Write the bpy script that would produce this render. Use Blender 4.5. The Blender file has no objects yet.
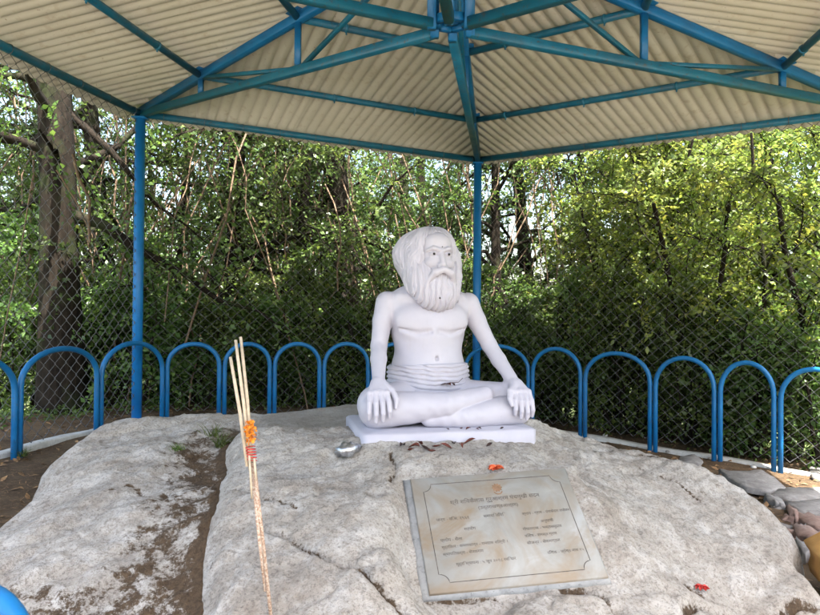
import bpy, math
import numpy as np
from mathutils import Vector, Matrix

# ------------------------------------------------------------------ camera, sky, sun, exposure
S = bpy.context.scene
COL = S.collection
CAM_Z = 1.40
cam_d = bpy.data.cameras.new("camera"); cam = bpy.data.objects.new("camera", cam_d); COL.objects.link(cam)
cam.matrix_world = (Matrix.Translation((0, 0, CAM_Z)) @ Matrix.Rotation(math.pi/2 + 0.0118, 4, 'X') @ Matrix.Rotation(0.0083, 4, 'Z'))
cam_d.sensor_width = 36.0; cam_d.lens = 661.5/820*36
cam_d.clip_start = 0.02; cam_d.clip_end = 2000
cam_d.dof.use_dof = True; cam_d.dof.focus_distance = 4.6; cam_d.dof.aperture_fstop = 9.0
S.camera = cam

SUN_EL = math.radians(61); SUN_AZ = math.radians(152)      # azimuth measured from +Y towards +X
W = bpy.data.worlds.new("World"); S.world = W; W.use_nodes = True
wn = W.node_tree.nodes; wl = W.node_tree.links
bgn = wn.get("Background") or wn.new("ShaderNodeBackground")
sky = wn.new("ShaderNodeTexSky"); sky.sky_type = 'NISHITA'; sky.sun_disc = False
sky.sun_elevation = SUN_EL; sky.sun_rotation = SUN_AZ; sky.air_density = 1.3; sky.dust_density = 4.0; sky.ozone_density = 1.0
wl.new(sky.outputs[0], bgn.inputs[0]); bgn.inputs[1].default_value = 0.15
sd = bpy.data.lights.new("sun", 'SUN'); sun = bpy.data.objects.new("sun", sd); COL.objects.link(sun)
sd.energy = 5.0; sd.angle = math.radians(0.5); sd.color = (1.0, 0.95, 0.86)
to_sun = Vector((math.sin(SUN_AZ)*math.cos(SUN_EL), math.cos(SUN_AZ)*math.cos(SUN_EL), math.sin(SUN_EL)))
sun.rotation_euler = to_sun.to_track_quat('Z', 'Y').to_euler()
sun.location = to_sun*50
S.view_settings.view_transform = 'Standard'; S.view_settings.look = 'None'
S.view_settings.gamma = 1.0; S.view_settings.use_curve_mapping = False
S.view_settings.exposure = 2.32
S.render.engine = 'CYCLES'
S.cycles.use_denoising = True
S.cycles.max_bounces = 4; S.cycles.diffuse_bounces = 3; S.cycles.transmission_bounces = 3; S.cycles.glossy_bounces = 2; S.cycles.transparent_max_bounces = 4
S.cycles.use_adaptive_sampling = True; S.cycles.adaptive_threshold = 0.03

# ------------------------------------------------------------------ helpers
rng = np.random.default_rng(7)
def nrm(v):
    v = np.asarray(v, float); return v/np.maximum(np.linalg.norm(v, axis=-1, keepdims=True), 1e-9)

def mesh_np(name, V, F, mat=None, smooth=False, attrs=None):
    """V (n,3); F (m,k) int array or list of arrays with different k"""
    me = bpy.data.meshes.new(name)
    V = np.asarray(V, np.float32)
    Fs = F if isinstance(F, list) else [F]
    Fs = [np.asarray(f, np.int32) for f in Fs if len(f)]
    me.vertices.add(len(V)); me.vertices.foreach_set("co", V.ravel())
    nl = sum(f.size for f in Fs); npol = sum(len(f) for f in Fs)
    me.loops.add(nl); me.polygons.add(npol)
    me.loops.foreach_set("vertex_index", np.concatenate([f.ravel() for f in Fs]))
    tot = np.concatenate([np.full(len(f), f.shape[1], np.int32) for f in Fs])
    st = np.concatenate([[0], np.cumsum(tot)[:-1]]).astype(np.int32)
    me.polygons.foreach_set("loop_start", st)
    me.update(calc_edges=True)
    if smooth: me.polygons.foreach_set("use_smooth", np.ones(npol, bool))
    if attrs:
        for k, a in attrs.items():
            dom = 'POINT' if len(a) == len(V) else 'FACE'
            at = me.attributes.new(k, 'FLOAT', dom); at.data.foreach_set("value", np.asarray(a, np.float32))
    if mat: me.materials.append(mat)
    me.validate()
    return me

def obj(name, me, parent=None, label=None, cat=None, group=None, kind=None, loc=None, rot=None, scale=None):
    o = bpy.data.objects.new(name, me); COL.objects.link(o)
    if parent is not None: o.parent = parent
    if label: o["label"] = label
    if cat: o["category"] = cat
    if group: o["group"] = group
    if kind: o["kind"] = kind
    if loc is not None: o.location = loc
    if rot is not None: o.rotation_euler = rot
    if scale is not None: o.scale = (scale,)*3 if np.isscalar(scale) else scale
    return o
def thing(name, label, cat, loc=(0, 0, 0), group=None, rot=None):
    return obj(name, None, None, label, cat, group, None, loc, rot)

class MB:
    def __init__(s): s.V = []; s.Q = []; s.T = []; s.n = 0
    def add(s, V, Q=None, T=None):
        V = np.asarray(V, float).reshape(-1, 3)
        if Q is not None and len(Q): s.Q.append(np.asarray(Q, int) + s.n)
        if T is not None and len(T): s.T.append(np.asarray(T, int) + s.n)
        s.V.append(V); s.n += len(V); return s
    def tube(s, P, r, k=8, cap=True, squash=None):
        P = np.asarray(P, float); n = len(P); r = np.broadcast_to(np.asarray(r, float), (n,))
        T = np.zeros_like(P); T[1:-1] = P[2:] - P[:-2]; T[0] = P[1]-P[0]; T[-1] = P[-1]-P[-2]; T = nrm(T)
        ref = np.array([0, 0, 1.]) if abs(T[0][2]) < 0.9 else np.array([1., 0, 0])
        a = nrm(np.cross(T[0], ref)); A = [a]
        for i in range(1, n):
            a = a - T[i]*np.dot(a, T[i]); a = nrm(a); A.append(a)
        A = np.array(A); B = np.cross(T, A)
        ang = np.arange(k)*2*np.pi/k
        V = P[:, None] + r[:, None, None]*(np.cos(ang)[None, :, None]*A[:, None] + np.sin(ang)[None, :, None]*B[:, None])
        i = np.arange(n-1)[:, None]*k; j = np.arange(k)[None]; j2 = (j+1) % k
        Q = np.stack([i+j, i+j2, i+k+j2, i+k+j], -1).reshape(-1, 4)
        V = V.reshape(-1, 3); Tt = []
        if cap:
            V = np.concatenate([V, P[:1], P[-1:]]); c0 = n*k; c1 = c0+1
            Tt = [(c0, (q+1) % k, q) for q in range(k)] + [(c1, (n-1)*k+q, (n-1)*k+(q+1) % k) for q in range(k)]
        return s.add(V, Q, Tt)
    def bar(s, A, B, w, h, up=(0, 0, 1)):
        """rectangular tube from A to B"""
        A = np.asarray(A, float); B = np.asarray(B, float); d = nrm(B-A)
        x = np.cross(d, up)
        if np.linalg.norm(x) < 1e-4: x = np.cross(d, (0, 1, 0))
        x = nrm(x); z = np.cross(x, d)
        c = min(w, h)*0.07
        pr = [(-w/2+c, -h/2), (w/2-c, -h/2), (w/2, -h/2+c), (w/2, h/2-c), (w/2-c, h/2), (-w/2+c, h/2), (-w/2, h/2-c), (-w/2, -h/2+c)]
        V = [P + x*u + z*v for P in (A, B) for u, v in pr]
        Q = [(i, (i+1) % 8, 8+(i+1) % 8, 8+i) for i in range(8)]
        n0 = s.n; s.add(V, Q)
        s.T.append(np.array([(0, i+1, i) for i in range(1, 7)] + [(8, 8+i, 9+i) for i in range(1, 7)]) + n0)
        return s
    def box(s, c, d, R=None):
        c = np.asarray(c, float); h = np.asarray(d, float)/2
        V = np.array([(x, y, z) for x in (-1, 1) for y in (-1, 1) for z in (-1, 1)])*h
        if R is not None: V = V @ np.asarray(R).T
        return s.add(V + c, [(0, 1, 3, 2), (4, 6, 7, 5), (0, 4, 5, 1), (2, 3, 7, 6), (0, 2, 6, 4), (1, 5, 7, 3)])
    def mesh(s, name, mat, smooth=False, attrs=None):
        F = []
        if s.Q: F.append(np.concatenate(s.Q))
        if s.T: F.append(np.concatenate(s.T))
        return mesh_np(name, np.concatenate(s.V), F, mat, smooth, attrs)

# --- value noise
_perm = np.random.default_rng(3).random((64, 64, 64)).astype(np.float32)
def vnoise(x, y, z=0.0):
    x, y, z = np.broadcast_arrays(np.asarray(x, float), np.asarray(y, float), np.asarray(z, float))
    xi = np.floor(x).astype(int); yi = np.floor(y).astype(int); zi = np.floor(z).astype(int)
    fx, fy, fz = x-xi, y-yi, z-zi
    fx = fx*fx*(3-2*fx); fy = fy*fy*(3-2*fy); fz = fz*fz*(3-2*fz)
    g = lambda a, b, c: _perm[(xi+a) & 63, (yi+b) & 63, (zi+c) & 63]
    r0 = (g(0, 0, 0)*(1-fx)+g(1, 0, 0)*fx)*(1-fy) + (g(0, 1, 0)*(1-fx)+g(1, 1, 0)*fx)*fy
    r1 = (g(0, 0, 1)*(1-fx)+g(1, 0, 1)*fx)*(1-fy) + (g(0, 1, 1)*(1-fx)+g(1, 1, 1)*fx)*fy
    return (r0*(1-fz)+r1*fz)*2-1
def fbm(x, y, z=0.0, o=4, g=0.5):
    s = 0; a = 1; t = 0
    for i in range(o):
        s = s + a*vnoise(x*2**i+17.3*i, y*2**i+5.1*i, np.asarray(z)*2**i+9.7*i); t += a; a *= g
    return s/t
def sstep(a, b, x):
    t = np.clip((x-a)/(b-a), 0, 1); return t*t*(3-2*t)

# ------------------------------------------------------------------ materials
def new_mat(name):
    m = bpy.data.materials.new(name); m.use_nodes = True
    nt = m.node_tree; nt.nodes.clear()
    out = nt.nodes.new("ShaderNodeOutputMaterial")
    return m, nt, out
class NB:
    def __init__(s, name):
        s.m, s.nt, s.out = new_mat(name)
    def n(s, t, **kw):
        nd = s.nt.nodes.new(t)
        for k, v in kw.items():
            if k.startswith("i_"):
                key = k[2:]; key = int(key) if key.isdigit() else key.replace("_", " ")
                nd.inputs[key].default_value = v
            else: setattr(nd, k, v)
        return nd
    def l(s, a, b): s.nt.links.new(a, b)
    def coord(s, which="Object"): return s.n("ShaderNodeTexCoord").outputs[which]
    def noise(s, vec, scale, detail=4, rough=0.6, dist=0.0):
        nd = s.n("ShaderNodeTexNoise"); nd.inputs["Scale"].default_value = scale; nd.inputs["Detail"].default_value = detail
        nd.inputs["Roughness"].default_value = rough; nd.inputs["Distortion"].default_value = dist
        s.l(vec, nd.inputs["Vector"]); return nd.outputs["Fac"]
    def ramp(s, fac, stops, interp='LINEAR'):
        r = s.n("ShaderNodeValToRGB"); cr = r.color_ramp; cr.interpolation = interp
        while len(cr.elements) < len(stops): cr.elements.new(0.5)
        for e, (p, c) in zip(cr.elements, stops):
            e.position = p; e.color = (c, c, c, 1) if np.isscalar(c) else (*c, 1)
        s.l(fac, r.inputs[0]); return r.outputs[0]
    def mix(s, fac, a, b, mode='MIX'):
        m = s.n("ShaderNodeMix", data_type='RGBA', blend_type=mode)
        for sock, v in ((m.inputs[0], fac), (m.inputs[6], a), (m.inputs[7], b)):
            if hasattr(v, "links") or hasattr(v, "is_linked"): s.l(v, sock)
            elif np.isscalar(v): sock.default_value = v
            else: sock.default_value = (*v, 1)
        return m.outputs[2]
    def math(s, op, a, b=None):
        m = s.n("ShaderNodeMath", operation=op)
        for i, v in enumerate((a, b)):
            if v is None: continue
            if hasattr(v, "is_linked"): s.l(v, m.inputs[i])
            else: m.inputs[i].default_value = v
        return m.outputs[0]
    def attr(s, name): return s.n("ShaderNodeAttribute", attribute_name=name).outputs["Fac"]
    def bump(s, h, strength=0.3, dist=0.01, normal=None):
        b = s.n("ShaderNodeBump"); b.inputs["Strength"].default_value = strength; b.inputs["Distance"].default_value = dist
        s.l(h, b.inputs["Height"])
        if normal is not None: s.l(normal, b.inputs["Normal"])
        return b.outputs[0]
    def pbr(s, col, rough=0.6, normal=None, spec=0.4, metal=0.0):
        p = s.n("ShaderNodeBsdfPrincipled")
        for k, v in (("Base Color", col), ("Roughness", rough), ("Metallic", metal), ("Specular IOR Level", spec)):
            if hasattr(v, "is_linked"): s.l(v, p.inputs[k])
            elif np.isscalar(v): p.inputs[k].default_value = v
            else: p.inputs[k].default_value = (*v, 1)
        if normal is not None: s.l(normal, p.inputs["Normal"])
        s.l(p.outputs[0], s.out.inputs[0]); return s.m

def mat_paint(name, c1, c2, worn=(0.10, 0.07, 0.05), wt=0.61):
    b = NB(name); v = b.coord("Object")
    n1 = b.noise(v, 5, 4, 0.6); n2 = b.noise(v, 28, 5, 0.7)
    col = b.mix(b.ramp(n1, [(0.35, 0), (0.68, 1)]), c1, c2)
    col = b.mix(b.ramp(n2, [(wt, 0), (wt+0.09, 0.7)]), col, worn)
    col = b.mix(b.ramp(b.noise(v, 1.6, 5, 0.65), [(wt-0.05, 0), (wt+0.12, 0.6)]), col, tuple(0.5*a+0.5*w for a, w in zip(c1, (0.07, 0.06, 0.05))))
    return b.pbr(col, b.ramp(n1, [(0.3, 0.32), (0.7, 0.5)]), b.bump(n2, 0.15, 0.003))
M_BLUE = mat_paint("blue_paint", (0.007, 0.129, 0.332), (0.010, 0.166, 0.415))
M_TEAL = mat_paint("blue_paint_shaded", (0.008, 0.112, 0.207), (0.013, 0.158, 0.274), wt=0.57)  # duller copy of the blue paint, roof shade put into its colour, plus wear
M_POST = mat_paint("blue_paint_lit", (0.008, 0.158, 0.465), (0.012, 0.199, 0.531), (0.02, 0.10, 0.25))  # brighter copy of the same paint, light on the posts put into its colour

def mat_sheet():
    b = NB("cream_sheet"); v = b.coord("Object")
    n1 = b.noise(v, 1.6, 4, 0.55); n2 = b.noise(v, 9, 5, 0.65); n3 = b.noise(v, 60, 3, 0.5)
    col = b.mix(b.ramp(n1, [(0.3, 0), (0.7, 1)]), (0.537, 0.517, 0.442), (0.600, 0.581, 0.510))
    col = b.mix(b.ramp(n2, [(0.56, 0), (0.76, 0.5)]), col, (0.30, 0.22, 0.13))
    col = b.mix(b.ramp(b.noise(v, 30, 4, 0.6), [(0.66, 0), (0.74, 0.6)]), col, (0.20, 0.12, 0.07))
    oi = b.n("ShaderNodeObjectInfo").outputs["Random"]
    hv = b.n("ShaderNodeHueSaturation"); b.l(col, hv.inputs["Color"]); b.l(b.math('ADD', b.math('MULTIPLY', oi, 0.16), 0.90), hv.inputs["Value"]); col = hv.outputs[0]
    return b.pbr(col, 0.65, b.bump(n3, 0.08, 0.004))
M_SHEET = mat_sheet()

def mat_rock(name, warm=0.0, dirtcol=(0.055, 0.036, 0.021)):
    b = NB(name); v = b.coord("Object")
    big = b.noise(v, 1.7, 5, 0.6, 0.2); mid = b.noise(v, 7.5, 8, 0.72, 0.1); fine = b.noise(v, 42, 5, 0.75)
    vf = b.noise(v, 85, 4, 0.75)
    base = b.mix(b.ramp(big, [(0.32, 0), (0.66, 1)]), (0.365+warm, 0.322+warm*.5, 0.275), (0.47+warm, 0.43+warm*.6, 0.38))
    base = b.mix(b.ramp(mid, [(0.48, 0), (0.64, 0.8)]), base, (0.585, 0.553, 0.514))           # white crust
    base = b.mix(b.ramp(mid, [(0.30, 0.6), (0.42, 0.0)]), base, (0.213, 0.170, 0.138))           # brown blotches
    sp = b.math('MULTIPLY', b.ramp(fine, [(0.515, 0), (0.60, 1)]), b.ramp(mid, [(0.34, 1), (0.70, 0.35)]))
    base = b.mix(b.math('MULTIPLY', sp, 0.60), base, (0.15, 0.125, 0.105))                           # grey lichen speckle
    base = b.mix(b.math('MULTIPLY', b.ramp(vf, [(0.54, 0), (0.61, 1)]), 0.48), base, (0.12, 0.10, 0.088))
    base = b.mix(b.ramp(b.noise(v, 3.1, 7, 0.7), [(0.54, 0), (0.68, 0.5)]), base, (0.19, 0.15, 0.115))                # soft weathering
    dirt = b.attr("dirt")
    dm = b.math('ADD', dirt, b.math('MULTIPLY', b.math('SUBTRACT', b.noise(v, 9, 9, 0.82, 0.15), 0.5), 2.9))
    dmask = b.math('MULTIPLY', b.ramp(dm, [(0.42, 0), (0.62, 1)]), b.ramp(dirt, [(0.02, 0), (0.16, 1)]))
    dcol = b.mix(b.ramp(fine, [(0.35, 0), (0.65, 1)]), dirtcol, tuple(c*2.2 for c in dirtcol))
    base = b.mix(dmask, base, dcol)
    sm = b.attr("smoothcem")
    cem = b.mix(b.ramp(mid, [(0.35, 0), (0.65, 1)]), (0.237, 0.213, 0.186), (0.316, 0.292, 0.261))
    base = b.mix(b.math('MULTIPLY', sm, 0.75), base, cem)
    nb = b.bump(mid, 0.5, 0.06); nb = b.bump(fine, 0.7, 0.022, nb); nb = b.bump(vf, 0.5, 0.008, nb)
    return b.pbr(base, 0.88, nb, 0.25)
M_ROCK = mat_rock("lichen_rock"); M_SLAB = mat_rock("slate_rock", -0.03)

def mat_slab2(name, c1, c2):
    b = NB(name); v = b.coord("Object")
    n = b.noise(v, 9, 5, 0.65, 0.5); f = b.noise(v, 55, 4, 0.7)
    col = b.mix(b.ramp(n, [(0.35, 0), (0.65, 1)]), c1, c2)
    col = b.mix(b.ramp(f, [(0.56, 0), (0.70, 0.6)]), col, tuple(c*0.4 for c in c1))
    nb = b.bump(n, 0.4, 0.02); nb = b.bump(f, 0.4, 0.006, nb)
    return b.pbr(col, 0.85, nb, 0.25)
M_SLATE = mat_slab2("grey_slate", (0.170, 0.157, 0.149), (0.281, 0.268, 0.255))
M_PINK = mat_slab2("pink_shale", (0.212, 0.132, 0.106), (0.306, 0.221, 0.187))
M_MORTAR = mat_slab2("grey_mortar", (0.213, 0.213, 0.209), (0.316, 0.316, 0.308))
M_KERB = mat_slab2("pale_concrete", (0.411, 0.395, 0.363), (0.553, 0.545, 0.521))
M_PEBBLE = mat_slab2("pale_pebble", (0.50, 0.48, 0.45), (0.66, 0.65, 0.62))

def mat_soil():
    b = NB("soil"); v = b.coord("Object")
    n = b.noise(v, 2.2, 5, 0.65); f = b.noise(v, 26, 6, 0.75); g = b.noise(v, 0.35, 4, 0.6)
    col = b.mix(b.ramp(n, [(0.35, 0), (0.65, 1)]), (0.068, 0.044, 0.027), (0.136, 0.096, 0.060))
    col = b.mix(b.ramp(f, [(0.52, 0), (0.66, 0.8)]), col, (0.200, 0.128, 0.068))
    col = b.mix(b.ramp(f, [(0.30, 0.7), (0.42, 0)]), col, (0.03, 0.022, 0.016))
    far = b.attr("grassy")
    col = b.mix(b.math('MULTIPLY', far, b.ramp(g, [(0.3, 0.55), (0.6, 1)])), col, (0.07, 0.10, 0.03))
    path = b.attr("path")
    col = b.mix(path, col, b.mix(b.ramp(n, [(0.3, 0), (0.7, 1)]), (0.40, 0.36, 0.30), (0.50, 0.46, 0.40)))
    nb = b.bump(f, 0.7, 0.03)
    return b.pbr(col, 0.95, nb, 0.15)
M_SOIL = mat_soil()

def mat_marble_statue():
    b = NB("white_painted_stone"); v = b.coord("Object")
    n = b.noise(v, 5, 5, 0.6); f = b.noise(v, 70, 3, 0.6)
    col = b.mix(b.ramp(n, [(0.35, 0), (0.65, 1)]), (0.435, 0.417, 0.478), (0.482, 0.465, 0.521))
    col = b.mix(b.ramp(b.noise(v, 16, 5, 0.7), [(0.66, 0), (0.80, 0.4)]), col, (0.45, 0.42, 0.45))
    mp = b.n("ShaderNodeMapping"); mp.inputs["Scale"].default_value = (1, 1, 0.22); b.l(v, mp.inputs[0])
    col = b.mix(b.ramp(b.noise(mp.outputs[0], 22, 5, 0.7), [(0.60, 0), (0.78, 0.30)]), col, (0.40, 0.36, 0.36))
    return b.pbr(col, 0.5, b.bump(f, 0.18, 0.003), 0.4)
M_STATUE = mat_marble_statue()

def mat_plaque():
    b = NB("stained_marble"); v = b.coord("Object")
    n = b.noise(v, 4.2, 5, 0.6, 0.8); m = b.noise(v, 2.6, 4, 0.6, 1.5); f = b.noise(v, 45, 4, 0.7)
    col = b.mix(b.ramp(n, [(0.35, 0), (0.65, 1)]), (0.229, 0.217, 0.190), (0.308, 0.300, 0.276))
    col = b.mix(b.ramp(m, [(0.42, 0), (0.62, 0.75)]), col, (0.229, 0.162, 0.095))
    col = b.mix(b.ramp(n, [(0.62, 0), (0.72, 0.7)]), col, (0.332, 0.332, 0.324))
    col = b.mix(b.ramp(f, [(0.62, 0), (0.75, 0.35)]), col, (0.25, 0.22, 0.18))
    return b.pbr(col, 0.55, b.bump(f, 0.08, 0.002), 0.4)
M_PLAQUE = mat_plaque()
def plain(name, c, rough=0.6, var=0.25, metal=0.0, scale=30):
    b = NB(name); v = b.coord("Object"); n = b.noise(v, scale, 4, 0.65)
    col = b.mix(b.ramp(n, [(0.35, 0), (0.65, 1)]), tuple(x*(1-var) for x in c), tuple(min(1, x*(1+var)) for x in c))
    return b.pbr(col, rough, b.bump(n, 0.15, 0.003), 0.4, metal)
M_INK = plain("engraved_ink", (0.085, 0.07, 0.06), 0.7, 0.5)
M_INKB = plain("faded_brown_ink", (0.22, 0.13, 0.075), 0.7)
M_BLACK = plain("black_paint", (0.012, 0.01, 0.01), 0.35)
M_WIRE = plain("galvanised_wire", (0.125, 0.125, 0.13), 0.5, 0.35, 0.2)
M_BARK = None
def mat_bark():
    b = NB("dark_bark"); v = b.coord("Object")
    mp = b.n("ShaderNodeMapping"); mp.inputs["Scale"].default_value = (1, 1, 0.25); b.l(v, mp.inputs[0])
    n = b.noise(mp.outputs[0], 18, 6, 0.7, 0.4); g = b.noise(v, 2.5, 4, 0.6)
    col = b.mix(b.ramp(n, [(0.35, 0), (0.65, 1)]), (0.009, 0.007, 0.0055), (0.030, 0.023, 0.017))
    col = b.mix(b.ramp(g, [(0.52, 0), (0.66, 0.6)]), col, (0.035, 0.050, 0.018))
    return b.pbr(col, 0.95, b.bump(n, 0.8, 0.03), 0.15)
M_BARK = mat_bark()
M_TWIG = plain("dry_twig", (0.17, 0.115, 0.075), 0.9, 0.4)

def mat_leaf(name, stops, trans=0.38):
    b = NB(name); t = b.attr("tint")
    col = b.ramp(t, stops)
    oi = b.n("ShaderNodeObjectInfo").outputs["Random"]
    ov = b.n("ShaderNodeHueSaturation"); b.l(col, ov.inputs["Color"])
    b.l(b.math('ADD', b.math('MULTIPLY', oi, 0.035), 0.478), ov.inputs["Hue"]); b.l(b.math('ADD', b.math('MULTIPLY', oi, 0.60), 0.85), ov.inputs["Value"])
    col = ov.outputs[0]
    d0 = b.n("ShaderNodeBsdfDiffuse"); b.l(col, d0.inputs["Color"]); gl = b.n("ShaderNodeBsdfGlossy"); gl.inputs["Roughness"].default_value = 0.38; gl.inputs["Color"].default_value = (0.8, 0.85, 0.8, 1)
    d = b.n("ShaderNodeMixShader"); d.inputs[0].default_value = 0.05; b.l(d0.outputs[0], d.inputs[1]); b.l(gl.outputs[0], d.inputs[2])
    tr = b.n("ShaderNodeBsdfTranslucent")
    hs = b.n("ShaderNodeHueSaturation"); hs.inputs["Hue"].default_value = 0.485; hs.inputs["Saturation"].default_value = 1.1; hs.inputs["Value"].default_value = 1.5
    b.l(col, hs.inputs["Color"]); b.l(hs.outputs[0], tr.inputs[0])
    mx = b.n("ShaderNodeMixShader"); mx.inputs[0].default_value = trans
    b.l(d.outputs[0], mx.inputs[1]); b.l(tr.outputs[0], mx.inputs[2]); b.l(mx.outputs[0], b.out.inputs[0])
    return b.m
M_LEAF = mat_leaf("leaf_green", [(0.0, (0.03, 0.06, 0.018)), (0.5, (0.080, 0.140, 0.036)), (0.85, (0.15, 0.215, 0.055)), (1.0, (0.27, 0.28, 0.075))])
M_LEAFB = mat_leaf("leaf_bright", [(0.0, (0.06, 0.105, 0.028)), (0.45, (0.15, 0.22, 0.055)), (0.8, (0.29, 0.33, 0.08)), (1.0, (0.46, 0.42, 0.11))], 0.45)
M_LEAFC = mat_leaf("leaf_deep", [(0.0, (0.03, 0.06, 0.018)), (0.6, (0.075, 0.135, 0.038)), (1.0, (0.14, 0.18, 0.05))], 0.42)
M_GRASS = mat_leaf("grass_blade", [(0.0, (0.04, 0.075, 0.02)), (1.0, (0.12, 0.16, 0.04))])
M_DRY = plain("dry_leaf", (0.16, 0.045, 0.03), 0.8, 0.5)
M_DRY2 = plain("dark_dry_leaf", (0.055, 0.03, 0.024), 0.8, 0.4)
M_STRAW = plain("pine_straw", (0.23, 0.135, 0.065), 0.9, 0.5)
M_MARI = plain("marigold", (0.75, 0.25, 0.02), 0.75, 0.3)
M_RED = plain("red_petal", (0.55, 0.05, 0.04), 0.7, 0.35)
M_ORPET = plain("orange_petal", (0.80, 0.16, 0.06), 0.7, 0.25)
M_FOIL = plain("foil", (0.50, 0.51, 0.54), 0.34, 0.45, 0.9)
M_TAN = plain("tan_clay", (0.50, 0.27, 0.085), 0.75, 0.15, 0, 8)
M_STICK = plain("pale_wood", (0.52, 0.42, 0.30), 0.8, 0.2)
def mat_incense():
    b = NB("speckled_incense"); v = b.coord("Object"); n = b.noise(v, 120, 3, 0.7)
    col = b.ramp(n, [(0.36, (0.30, 0.17, 0.11)), (0.50, (0.48, 0.34, 0.25)), (0.64, (0.62, 0.52, 0.42))])
    return b.pbr(col, 0.9, b.bump(n, 0.6, 0.006), 0.2)
M_INC = mat_incense()

# ------------------------------------------------------------------ the pavilion's plan
CX, CY, TH, SIDE = 0.2837, 4.8372, 0.1459, 4.5
EAVE, RISE, T1, T2, TA, TB = 2.1277, 0.7112, 0.2733, 0.6151, -0.029, 0.0198
HV = [np.array([CX + SIDE*math.sin(TH+k*math.pi/3), CY + SIDE*math.cos(TH+k*math.pi/3)]) for k in range(6)]
HV[5] = HV[5] + [0.1407, -0.0831]; HV[1] = HV[1] + [0.0582, -0.0793]
HC = np.array([CX, CY])
def hip(k, t, dz=0.0):
    p = HV[k % 6]*(1-t) + HC*t
    return np.array([p[0], p[1], CAM_Z + EAVE + RISE*t + TA*(p[0]-CX) + TB*(p[1]-CY) + dz])
def base_g(x, y): return -0.05*np.clip(x, -6, 6)

def ground_z(x, y):
    z = base_g(x, y)
    r = np.hypot(x-CX, y-CY)
    out = np.maximum(0, r-5.6)
    fwd = sstep(-0.35, 0.35, (y-CY)/np.maximum(r, 1e-3) + 0.25*(x-CX)/np.maximum(r, 1e-3))
    z = z - fwd*(0.30*out - 0.30*np.maximum(0, out-90))*1.0
    z = z + 0.035*fbm(x*1.7, y*1.7, 2.0, 3) + np.where(r > 6, 0.25*fbm(x*0.2, y*0.2, 5.0, 3)*np.minimum(1, out/4), 0)
    return z

# ------------------------------------------------------------------ ground
def make_ground():
    a = np.concatenate([-np.geomspace(900, 9, 26), np.arange(-8.6, 8.61, 0.1), np.geomspace(9, 900, 26)])
    X, Y = np.meshgrid(a, a + 4.0, indexing='ij'); n = len(a)
    Z = ground_z(X, Y)
    r = np.hypot(X-CX, Y-CY)
    grassy = sstep(5.2, 7.5, r); path = sstep(0.3, -0.6, Y)*sstep(30, 12, r)
    i = np.arange(n-1)[:, None]*n + np.arange(n-1)[None]
    Q = np.stack([i, i+n, i+n+1, i+1], -1).reshape(-1, 4)
    me = mesh_np("ground", np.stack([X, Y, Z], -1).reshape(-1, 3), Q, M_SOIL, True, {"grassy": (grassy*(1-path)).ravel(), "path": path.ravel()})
    obj("ground", me, kind="structure", label="brown soil ground around the rock and beyond the fence")
make_ground()

# ------------------------------------------------------------------ pavilion
PAV = thing("hexagonal_pavilion", "open blue steel pavilion with cream corrugated roof over the statue", "pavilion", (CX, CY, 0))
def padd(name, mb, mat, parent=PAV, smooth=False, label=None, off=(CX, CY, 0)):
    me = mb.mesh(name, mat, smooth) if isinstance(mb, MB) else mb
    o = obj(name, me, parent, label)
    if parent is PAV: o.location = (-off[0], -off[1], -off[2])
    return o
def emp(name, parent):
    o = obj(name, None, parent); o.location = (-CX, -CY, 0); return o
for k in range(6):                                               # posts
    b = MB(); e = hip(k, 0); g = float(base_g(e[0], e[1]))
    b.tube([(e[0], e[1], g-0.3), (e[0], e[1], e[2]-0.02)], 0.056, 16)
    b.box((e[0], e[1], g+0.012), (0.24, 0.24, 0.03))
    b.box((e[0], e[1], e[2]-0.05), (0.15, 0.15, 0.014))
    padd("post", b, M_POST, smooth=False)
for k in range(6):                                               # eave beams and purlins
    b = MB(); b.tube([hip(k, 0), hip(k+1, 0)], 0.040, 12); padd("eave_beam", b, M_TEAL, smooth=True)
    for t in (T1, T2):
        b = MB(); A, B = hip(k, t, 0.02), hip(k+1, t, 0.02); b.tube([A, B], 0.034, 12)
        p = padd("purlin", b, M_TEAL, smooth=True)
        L = np.linalg.norm(B-A); d = (B-A)/L
        cm = MB().tube([-d*0.014, -d*0.006, d*0.006, d*0.014], [0.036, 0.041, 0.041, 0.036], 10).tube([(0, 0, -0.03), (0, 0, -0.060)], 0.008, 6).mesh("clamp", M_TEAL)
        for s in np.arange(0.45, L-0.3, 0.98):
            obj("clamp", cm, p, loc=tuple(A + d*s))
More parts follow.
